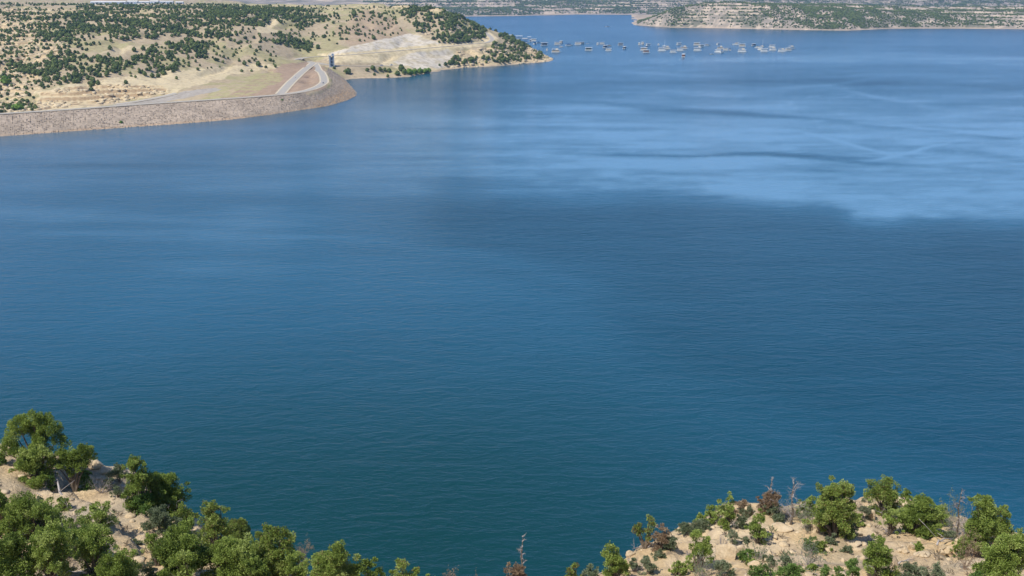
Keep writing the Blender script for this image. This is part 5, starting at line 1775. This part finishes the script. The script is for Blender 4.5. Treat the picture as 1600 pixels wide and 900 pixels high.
PL = [
    # ---- left side
    ("juniper", 5, 117, 633, 742, "tallest juniper at upper left, broad lobed crown against the water", dict(lobes=[
        (-.36, 0, .48, .17), (-.30, .1, .62, .14), (-.18, 0, .80, .16), (-.08, .1, .70, .16), (0.03, 0, .88, .14), (.12, .1, .80, .17), (.22, 0, .74, .16), (.10, 0, .58, .17), (.30, .05, .56, .15),
        (.41, 0, .50, .11), (-.22, -.1, .42, .13), (.0, 0, .46, .13), (.2, -.1, .42, .12), (-.42, 0, .36, .10), (-.05, .15, .62, .15), (.30, .1, .68, .12)], dead=2)),
    ("juniper", 30, 86, 690, 756, "dense rounded juniper directly below the tallest one at upper left", dict()),
    ("juniper", 84, 150, 694, 768, "leaning juniper with a bare twisted trunk beside the dark ledge", dict(lobes=[
        (-.30, 0, .78, .2), (-.15, 0, .88, .17), (.08, 0, .84, .16), (.28, 0, .9, .18), (.40, 0, .78, .15), (-.38, 0, .60, .16), (.05, .1, .66, .18), (.24, 0, .62, .16), (-.1, 0, .70, .17), (.0, 0, .50, .12)])),
    ("juniper", 132, 152, 692, 722, "small juniper top poking up behind the leaning one above the dark ledge", dict(dry=.1)),
    ("shrub", 70, 92, 738, 768, "small bright green shrub beside the bleached standing trunk", dict()),
    ("sage", 166, 206, 720, 752, "low grey green shrub on the crest right of the dark ledge", dict()),
    ("juniper", 198, 246, 704, 796, "big juniper at the crest above the sandy chute, left and taller half of a pair", dict(dry=.05)),
    ("juniper", 236, 292, 730, 800, "big juniper above the sandy chute, right half of a crest pair overhanging the water", dict()),
    ("shrub", 196, 250, 766, 800, "light green shrub at the foot of the big crest pair", dict()),
    ("sage", 218, 280, 788, 828, "blue green shrub on the right lip of the sandy chute", dict()),
    ("juniper", 270, 307, 782, 820, "small juniper below the crest pair, pale green with an olive top", dict(dry=.12)),
    ("shrub", -8, 12, 706, 726, "bright green bush on the crest at the far left edge", dict()),
    ("juniper", -14, 22, 757, 826, "dark narrow juniper cut by the left edge halfway down the slope", dict()),
    ("juniper", 18, 92, 757, 838, "half bare juniper at left with grey branches showing through its thin crown", dict(dense=.55, dead=5)),
    ("twig", 92, 136, 775, 850, "grey leafless bush between the half bare juniper and the one left of the sand", dict(dead=0)),
    ("juniper", 132, 178, 775, 828, "juniper beside the left edge of the sandy chute, upper one", dict()),
    ("juniper", -20, 62, 826, 925, "large juniper filling the bottom left corner", dict()),
    ("juniper", 48, 116, 806, 915, "bright yellow green juniper right of the corner one, at the bottom left", dict()),
    ("juniper", 120, 180, 812, 900, "full juniper left of the sandy chute, lower one, with a lobed top", dict()),
    ("juniper", 150, 220, 850, 925, "juniper cut by the bottom edge beside the lower end of the sandy chute", dict()),
    ("twig", 84, 128, 850, 905, "grey leafless bush at the bottom between two green junipers on the left", dict()),
    ("sage", 214, 252, 872, 908, "pale grey sage at the bottom of the sandy chute", dict(dry=.2)),
    ("sage", 205, 222, 838, 852, "tiny dark sage tuft on the sand of the chute", dict()),
    ("juniper", 250, 328, 806, 902, "wide juniper right of the sandy chute, first of the dense descending row", dict()),
    ("juniper", 314, 362, 777, 856, "tall pointed juniper with a dead brown tip, second of the descending row", dict(dry=.14)),
    ("juniper", 356, 394, 806, 858, "small rounded juniper with reddish top behind the pointed one", dict(dry=.2)),
    ("juniper", 322, 404, 830, 915, "broad yellow green juniper in front of the pointed one with the dead tip", dict()),
    ("juniper", 398, 426, 826, 868, "dark small juniper behind the left side of the tall two peaked one", dict(dry=.1)),
    ("juniper", 404, 462, 810, 915, "tall juniper with two peaks and a brown right flank, third peak of the descending row", dict(dry=.10, lobes=[
        (-.3, 0, .55, .2), (-.1, 0, .72, .18), (-.12, 0, .86, .13), (.18, 0, .84, .14), (.3, 0, .74, .15), (.25, 0, .55, .2), (-.05, -.1, .5, .22), (-.35, 0, .35, .2), (.1, -.2, .3, .24), (.36, 0, .34, .18)])),
    ("juniper", 440, 486, 850, 925, "pale green juniper at the foot of the two peaked one", dict(dead=2)),
    ("browntwig", 458, 488, 846, 880, "reddish grey dead twigs sticking up right of the two peaked juniper", dict()),
    ("juniper", 484, 560, 848, 940, "rounded juniper with a brownish crest, fourth peak of the descending row", dict(dry=.10)),
    ("juniper", 560, 598, 867, 935, "small pale juniper with grey twigs left of the short pointed one at the bottom", dict(dead=3)),
    ("twig", 592, 610, 886, 920, "grey twigs beside the short pointed juniper at the bottom", dict()),
    ("juniper", 608, 660, 866, 945, "short pointed juniper with a brown tip cut by the bottom edge", dict(dry=.15)),
    ("juniper", 655, 700, 893, 945, "low green crown barely above the bottom edge left of the dry twigs", dict()),
    ("browntwig", 696, 718, 888, 935, "dry brown twig top barely above the bottom edge", dict()),
    ("browntwig", 738, 750, 891, 930, "tiny dry twig top at the bottom edge near the middle", dict()),
    ("brown", 776, 830, 871, 945, "brownish half dead juniper at the bottom middle in front of the bare snag", dict(dense=.8)),
    ("juniper", 100, 150, 798, 862, "juniper in the middle of the left slope between the twig bush and the chute trees", dict()),
    ("juniper", -6, 44, 786, 850, "low spreading juniper near the left edge above the corner one", dict()),
    ("shrub", 66, 108, 790, 838, "green shrub below the half bare juniper on the left", dict()),
    ("juniper", 168, 206, 862, 918, "small juniper at the lower left lip of the sandy chute", dict()),
    ("juniper", 228, 262, 826, 884, "narrow juniper at the lower right lip of the sandy chute", dict()),
    ("shrub", 120, 150, 740, 764, "grassy green clump on the crest right of the leaning juniper", dict()),
    ("juniper", 268, 312, 852, 925, "juniper at the bottom edge under the wide one right of the chute", dict()),
    ("juniper", 374, 424, 862, 930, "low bright juniper at the bottom edge left of the two peaked one", dict()),
    ("juniper", 528, 574, 872, 935, "low juniper at the bottom edge right of the rounded fourth peak", dict()),
    # ---- right side
    ("sage", 1052, 1086, 812, 834, "grey green shrub on the crest right of the brown dead crown", dict()),
    ("juniper", 1084, 1106, 798, 822, "small juniper on the crest above the dark full one", dict()),
    ("sage", 1150, 1180, 786, 808, "olive shrub on the crest touching the pale upright boulder", dict(dry=.25)),
    ("juniper", 1240, 1266, 780, 806, "small crest juniper right of the grey dead tree", dict()),
    ("sage", 1312, 1342, 806, 838, "grey green shrub at the right foot of the big crest juniper", dict()),
    ("juniper", 1408, 1424, 762, 784, "tiny juniper top behind the bleached boulders", dict()),
    ("juniper", 1452, 1482, 784, 822, "pale juniper between the wide bright one and the grey leafless crown", dict(dead=2)),
    ("sage", 1200, 1232, 800, 816, "low sage on the sand below the rusty dead juniper", dict(dense=.7)),
    ("sage", 1018, 1040, 854, 872, "sage tuft on the sandy slope below the two lobed juniper", dict(dense=.8)),
    ("shrub", 1430, 1456, 822, 838, "low green shrub at the right foot of the wide bright juniper", dict()),
    ("juniper", 886, 906, 873, 925, "small juniper with a reddish tip, first one of the right hand slope", dict(dry=.3)),
    ("sage", 902, 940, 876, 915, "grey green shrub at the bottom left end of the right hand slope", dict()),
    ("juniper", 936, 980, 843, 905, "conical juniper at the lower left end of the right hand slope", dict(dry=.06)),
    ("sage", 980, 1000, 868, 892, "pale sage clump right of the conical juniper", dict()),
    ("sage", 997, 1028, 864, 898, "pale green grassy sage on the slope near the conical juniper", dict()),
    ("juniper", 988, 1028, 800, 858, "thin two lobed juniper with green and brown tops on the crest of the right slope", dict(dry=.35, lobes=[
        (-.35, 0, .55, .18), (-.2, 0, .48, .16), (.2, 0, .86, .16), (.25, 0, .70, .15), (.1, 0, .55, .15), (-.3, 0, .68, .13), (.1, 0, .35, .15)])),
    ("brown", 1014, 1050, 816, 860, "brown dead juniper crown leaning right of the thin two lobed one", dict()),
    ("sage", 1028, 1060, 836, 858, "grey green low shrub at the foot of the brown dead crown", dict()),
    ("juniper", 1068, 1112, 820, 892, "dark full juniper on the sand of the right slope, nearest to the brown dead one", dict()),
    ("juniper", 1046, 1072, 872, 900, "small bright juniper left of the foot of the dark full one", dict()),
    ("sage", 1076, 1112, 808, 830, "pale green shrub on the crest behind the dark full juniper", dict()),
    ("twig", 1080, 1114, 866, 905, "grey brown leafless bush at the foot of the dark full juniper", dict(dense=1.2)),
    ("juniper", 1100, 1124, 784, 816, "small round juniper left of the dense conical one on the crest", dict()),
    ("juniper", 1117, 1150, 766, 824, "dense conical dark juniper on the crest left of the pale boulder", dict(dry=.06)),
    ("brown", 1144, 1172, 776, 802, "rusty brown bush behind the pale upright boulder", dict()),
    ("sage", 1142, 1172, 800, 826, "grey shrub below the pale upright boulder", dict()),
    ("sage", 1132, 1157, 824, 852, "thin grey green shrub on the pale sand above the big tan rock", dict(dense=.7)),
    ("juniper", 1166, 1200, 795, 848, "upright dark juniper in front of the rusty dead one", dict()),
    ("brown", 1177, 1226, 764, 800, "wide rusty brown dead juniper on the crest", dict()),
    ("sage", 1192, 1226, 780, 806, "grey green shrub in front of the rusty dead juniper", dict()),
    ("twig", 1218, 1254, 778, 812, "grey twiggy growth around the foot of the grey dead tree", dict(dense=1.2)),
    ("twig", 1172, 1198, 842, 874, "grey brown round bush on the sand below the upright dark juniper", dict(dense=1.3)),
    ("sage", 1110, 1152, 868, 900, "grey green shrub at the bottom in front of the big tan rock", dict(dense=.8)),
    ("juniper", 1250, 1280, 772, 806, "low green juniper left of the big one on the crest", dict()),
    ("juniper", 1266, 1338, 740, 838, "big juniper with a browned top standing on the crest, tallest of the right slope", dict(dry=.12, dead=2)),
    ("twig", 1248, 1284, 796, 828, "grey twiggy shrub left of the flat tan boulder", dict(dense=1.2)),
    ("sage", 1336, 1362, 774, 812, "grey purple shrub between the big crest juniper and the one with the bleached rock", dict(dry=.3)),
    ("shrub", 1254, 1282, 834, 862, "bright green shrub on top of the grey twig mass", dict()),
    ("twig", 1240, 1284, 842, 888, "wide grey brown twig mass in the middle of the sandy slope", dict(dense=1.2)),
    ("shrub", 1168, 1212, 876, 910, "bright green shrub at the bottom edge, left of a pair", dict()),
    ("shrub", 1206, 1258, 874, 912, "bright green shrub at the bottom edge, right of a pair", dict()),
    ("shrub", 1276, 1300, 880, 910, "thin green shrub at the bottom edge left of a dark stem", dict(dense=.7)),
    ("shrub", 1300, 1318, 880, 906, "small grey green shrub at the bottom edge right of a dark stem", dict(dense=.7)),
    ("shrub", 1315, 1345, 866, 908, "leafy shrub just left of the round juniper near the bottom", dict()),
    ("sage", 1295, 1308, 830, 852, "thin upright sage tuft on the open sand", dict()),
    ("juniper", 1350, 1405, 738, 802, "juniper with a thin grey middle on the crest left of the bleached boulders", dict(dry=.12, dead=4, dense=.8)),
    ("juniper", 1343, 1398, 833, 900, "round juniper low on the sandy slope casting a dark shadow", dict()),
    ("juniper", 1403, 1468, 765, 834, "wide bright juniper in the middle of the right crest", dict()),
    ("juniper", 1374, 1406, 790, 834, "grey green juniper with bare stems left of the wide bright one", dict(dense=.6, dead=3)),
    ("twig", 1466, 1512, 772, 840, "grey leafless tree crown between the wide bright juniper and the tall right one", dict(dense=1.1)),
    ("juniper", 1500, 1548, 762, 870, "tall juniper right of the grey leafless one with dead lower branches", dict(dead=3)),
    ("juniper", 1528, 1580, 784, 848, "juniper with a small raised top at the right, behind the corner ones", dict(dry=.05)),
    ("juniper", 1526, 1606, 820, 915, "largest juniper of the bottom right corner", dict()),
    ("juniper", 1584, 1622, 802, 890, "juniper cut by the right edge above the corner one", dict()),
    ("browntwig", 1488, 1524, 826, 890, "brown grey dead thicket at the foot of the tall right juniper", dict()),
    ("sage", 1398, 1440, 874, 908, "light green grassy shrub at the bottom edge, left one below the rock pile", dict(dense=.8)),
    ("sage", 1436, 1478, 876, 908, "light green grassy shrub at the bottom edge, right one below the rock pile", dict(dense=.8)),
    ("shrub", 1508, 1552, 886, 915, "low green shrub at the bottom edge left of the corner juniper", dict()),
]
for (k, a, b, c, d, lab, kw) in PL:
    plant(k, a, b, c, d, lab, **kw)
plant("dead", 1190, 1214, 748, 800, "bleached bare snag rising from the rusty dead juniper")
plant("dead", 1216, 1254, 752, 820, "grey dead tree with fine branches standing on the crest by the boulders")
plant("dead", 806, 826, 838, 925, "thin bare snag with a few side branches at the bottom middle against the water")
plant("dead", 1478, 1508, 765, 840, "purple grey dead tree with a bare top left of the tall right juniper")

# ---- smaller undergrowth between the big ones
UG = np.random.default_rng(909)
ug = []
for k in range(64):
    left = k < 28
    if left: px, py = UG.uniform(0, 330), UG.uniform(740, 895)
    else: px, py = UG.uniform(960, 1590), UG.uniform(800, 895)
    if left and (165 < px < 245 and py > 775): continue
    lim = np.interp(px, [-500, 0, 150, 255, 330, 420, 560, 900, 1000, 1110, 1240, 1420, 1560, 1700], [690, 705, 740, 805, 855, 895, 925, 910, 868, 812, 798, 790, 838, 862])
    if py < lim: py = lim + UG.uniform(2, 30)
    if py > 900: continue
    w = UG.uniform(14, 30); kd = ["sage", "shrub", "sage", "twig", "juniper"][int(UG.integers(0, 5))]
    ug.append((kd, px, py, w, left))
rowc = {}
for kd, px, py, w, left in sorted(ug, key=lambda a: a[1]):
    side = "left" if left else "right"
    key = (side, kd)
    rowc[key] = rowc.get(key, 0) + 1
    desc = {"sage": "low grey green undergrowth", "shrub": "low bright green undergrowth", "twig": "low bare twiggy undergrowth", "juniper": "young low juniper"}[kd]
    ordn = ["first", "second", "third", "fourth", "fifth", "sixth", "seventh", "eighth", "ninth", "tenth", "eleventh", "twelfth"][min(11, rowc[key] - 1)]
    plant(kd, px - w / 2, px + w / 2, py - w * UG.uniform(.6, .95), py, desc + " on the " + side + " slope, " + ordn + " of its kind from the left", group="undergrowth on the " + side + " slope", dense=.9)

# ---- boulders
M_ROCK, nt_, p__ = new_mat("sandstone_boulder")
g_ = nt_.nodes.new("ShaderNodeTexCoord")
n_ = noise_node(nt_, 1.8, 8, 0.65, g_.outputs["Object"])
nt_.links.new(ramp(nt_, n_.outputs[0], [(0.25, (0.42, 0.31, 0.19)), (0.5, (0.62, 0.48, 0.30)), (0.75, (0.70, 0.57, 0.39))]), p__.inputs["Base Color"])
p__.inputs["Roughness"].default_value = 0.95
b_ = nt_.nodes.new("ShaderNodeBump"); b_.inputs["Distance"].default_value = 0.12
nt_.links.new(noise_node(nt_, 4.0, 8, .7, g_.outputs["Object"]).outputs[0], b_.inputs["Height"])
nt_.links.new(b_.outputs[0], p__.inputs["Normal"])


def rock_mesh(seed, flat=.6):
    rng = np.random.default_rng(seed)
    V, F = cubesphere(10)
    # cut by random planes: angular block
    V = V.copy()
    for _ in range(11):
        n = rng.normal(size=3); n /= np.linalg.norm(n)
        d = rng.uniform(.52, .85)
        dist = V @ n - d
        V = V - np.maximum(dist, 0)[:, None] * n * .92
    V += 0.035 * np.stack([fbm(V[:, 0] * 3 + k, V[:, 1] * 3 + V[:, 2] * 2, 3, seed + k) for k in range(3)], 1)
    return V, F


def boulder(px, py, wpx, hpx, deg, label, seed, tilt=0.0, sink=.25):
    base = fmarch(px, py)
    mpp = (base[1] * CP - (base[2] - CAM_Z) * SP) / FPX
    V, F = rock_mesh(seed)
    w, h = wpx * mpp, hpx * mpp / .8
    o = link("boulder", mesh_np("boulder", V * np.array([w * .62, w * .45, h * .62]), F, M_ROCK))
    o.location = tuple(base + np.array([0, 0, h * (.5 - sink)]))
    o.rotation_euler = (tilt, 0, math.radians(deg))
    tag(o, label, "rock")
    return o


BO = [
    (1169, 805, 16, 15, 10, "pale upright boulder on the crest right of the dense conical juniper"),
    (1277, 829, 30, 22, 20, "flat topped tan boulder at the left foot of the big crest juniper"),
    (1239, 804, 14, 10, 60, "small cream boulder right of the grey dead tree, left one"), (1251, 808, 10, 11, 0, "small upright cream boulder right of the grey dead tree, right one"),
    (1135, 872, 38, 26, -30, "large tan rock slab in the lower part of the right slope"), (1156, 868, 24, 20, 40, "blocky tan rock right of the large slab with a dark hollow under it"),
    (1397, 800, 32, 16, 8, "bleached boulder with a dark hollow on the crest, lower of the pair"), (1408, 790, 24, 13, -10, "bleached flat boulder on the crest, upper of the pair"),
    (1362, 812, 12, 16, 15, "cream upright rock among shrubs left of the bleached boulders"),
    (1332, 852, 26, 8, 14, "thin flat ledge rock with a dark underside on the open sand"),
    (1471, 858, 11, 9, 0, "rounded rock in the pile left of the dead thicket, upper left one"), (1482, 864, 13, 11, 30, "largest rounded rock of the pile left of the dead thicket"), (1472, 866, 10, 8, 70, "dark based rock of the pile, lower left one"),
    (1414, 864, 10, 9, 0, "small rock of the broken ledge below the wide bright juniper, left one"), (1424, 858, 11, 12, 40, "rock of the broken ledge with a dark gap, right one"), (1406, 862, 9, 5, 0, "flat stone at the left end of the broken ledge"),
    (1204, 876, 22, 8, 20, "long pale slab at the bottom above the bright green shrubs"), (1180, 886, 20, 12, -20, "pale block at the bottom left of the bright green shrubs"),
    (1391, 900, 12, 9, 0, "small cream stone at the foot of the round juniper near the bottom edge"), (1296, 862, 18, 7, -15, "low tan slab in the sand left of the flat ledge rock"),
    (985, 868, 14, 8, 10, "whitish rock on the crest right of the conical juniper"), (1045, 850, 16, 7, -15, "flat tan rock on the crest below the brown dead juniper"), (1074, 828, 10, 8, 0, "small white stone on the crest behind the dark full juniper"),
    (140, 727, 18, 10, -20, "left block of the dark undercut ledge on the left crest"), (152, 732, 20, 13, -25, "middle block of the dark undercut ledge on the left crest"), (162, 739, 16, 9, -30, "right pointed slab of the dark undercut ledge on the left crest"),
    (52, 742, 26, 8, -10, "pale flat rock in the bare patch below the tallest juniper"), (20, 735, 16, 7, 10, "grey flat rock near the left edge below the crest"),
    (1440, 868, 24, 6, 20, "thin dark edged slab on the sand under the broken ledge"), (1340, 834, 14, 5, 0, "small flat stone beside the flat ledge rock"), (1222, 826, 30, 7, -6, "low whitish sand covered slab below the grey dead tree"),
]
for k, (px, py, w, h, deg, lab) in enumerate(BO):
    boulder(px, py, w, h, deg, lab, 300 + k)


def log(name, pa, pb, r0, r1, lift, label, cat="log", twigs=3):
    a, b = fmarch(*pa), fmarch(*pb)
    a = a + np.array([0, 0, lift[0]]); b = b + np.array([0, 0, lift[1]])
    rng = np.random.default_rng(int(pa[0]))
    m = MB()
    pts = [a + (b - a) * t + rng.normal(size=3) * .05 for t in np.linspace(0, 1, 6)]
    o0 = pts[0].copy()
    m.tube([tuple(p - o0) for p in pts], list(np.linspace(r0, r1, 6)), 8)
    for k in range(twigs):
        i = int(rng.integers(1, 5)); d = rng.normal(size=3) * .35; d[2] = abs(d[2])
        m.tube([tuple(pts[i] - o0), tuple(pts[i] - o0 + d), tuple(pts[i] - o0 + d * 1.8 + rng.normal(size=3) * .1)], [r1 * .8, r1 * .5, .012], 5)
    o = m.build(name, M_DEAD, None, True)
    o.location = tuple(o0)
    tag(o, label, cat)


log("fallen_log", (168, 757), (203, 767), .26, .10, (.22, .15), "grey fallen log with a broken end lying on the left crest")
log("bare_trunk", (97, 775), (88, 746), .085, .03, (0, .5), "bleached curved standing trunk below the leaning juniper", "dead trunk")
log("fallen_branch", (1292, 834), (1322, 826), .06, .02, (.1, .2), "thin grey dead branch on the ground under the big crest juniper", "branch")
log("fallen_branch", (1462, 852), (1486, 846), .07, .03, (.2, .3), "bleached branch lying across the rock pile", "branch")
log("fallen_branch", (1403, 882), (1424, 876), .05, .02, (.1, .1), "dark dead branch on the sand above the grassy shrubs", "branch")


# ---- loose stones, dry grass and twigs
def clutter():
    rng = np.random.default_rng(71)
    n = 9000
    x = rng.uniform(-48, 50, n); y = rng.uniform(36, 74, n)
    ye = np.interp(x, EX, EY)
    ok = (y < ye + 1) & (fbm(x / 3, y / 3, 3, 301) > -.25)
    x, y = x[ok], y[ok]; z = fore_height(x, y)
    pr = []
    for k in range(6):
        V, F = cubesphere(2); pr.append((V * np.random.default_rng(400 + k).uniform(.6, 1.1, (len(V), 1)), F))
    S = (0.03 + 0.36 * rng.uniform(size=len(x)) ** 7)[:, None] * rng.uniform(.6, 1.4, (len(x), 3)) * np.array([1, 1, .55])
    o = link("loose_stones", scatter_mesh("loose_stones", pr, np.stack([x, y, z], 1), S, M_ROCK, 6))
    tag(o, "small loose sandstone pieces scattered over the near slope", "stones", kind="stuff")
    # tufts
    n = 2600
    x = rng.uniform(-48, 50, n); y = rng.uniform(36, 74, n)
    ye = np.interp(x, EX, EY)
    ok = (y < ye) & (fbm(x / 4, y / 4, 3, 305) + .35 * (x < -20) > .1)
    x, y = x[ok], y[ok]; z = fore_height(x, y)
    B = 14
    X = np.repeat(x, B) + rng.normal(size=len(x) * B) * .09; Y = np.repeat(y, B) + rng.normal(size=len(x) * B) * .09; Z = np.repeat(z, B)
    N = rng.normal(size=(len(X), 3)) * .5 + np.array([0, 0, 1])
    me = leaf_mesh("dry_grass", np.stack([X, Y, Z], 1), N, .24, rng.uniform(size=len(X)), np.repeat((rng.uniform(size=len(x)) < .6) * .85, B), M_SAGE, rng, .09)
    tag(link("dry_grass", me), "dry grass and small herbs growing on the near slope", "grass", kind="stuff")
    # twig litter
    n = 700
    x = rng.uniform(-48, 50, n); y = rng.uniform(36, 72, n)
    ok = y < np.interp(x, EX, EY); x, y = x[ok], y[ok]; z = fore_height(x, y) + .03
    m = MB()
    for a, b, c in zip(x, y, z):
        t = rng.uniform(0, 6.28); L = rng.uniform(.15, .7)
        e = (a + math.cos(t) * L, b + math.sin(t) * L)
        m.tube([(a, b, c), (e[0], e[1], float(fore_height(e[0], e[1])) + .06)], [.022, .01], 3, False)
    tag(m.build("twig_litter", M_GREYTWIG), "fallen grey twigs littering the near slope", "twigs", kind="stuff")


clutter()

# ================================================================== HAZE
hz, nt_, p__ = new_mat("haze")
nt_.nodes.remove(p__)
pv = nt_.nodes.new("ShaderNodeVolumePrincipled")
pv.inputs["Color"].default_value = (0.36, 0.62, 1.0, 1)
pv.inputs["Density"].default_value = HAZE
pv.inputs["Anisotropy"].default_value = 0.2
nt_.links.new(pv.outputs[0], nt_.nodes["Material Output"].inputs["Volume"])
m = MB()
m.box((0, 16500, 340), (60000, 50000, 740))
tag(m.build("haze", hz), "thin blue haze over the lake and the far hills", "haze", kind="stuff")
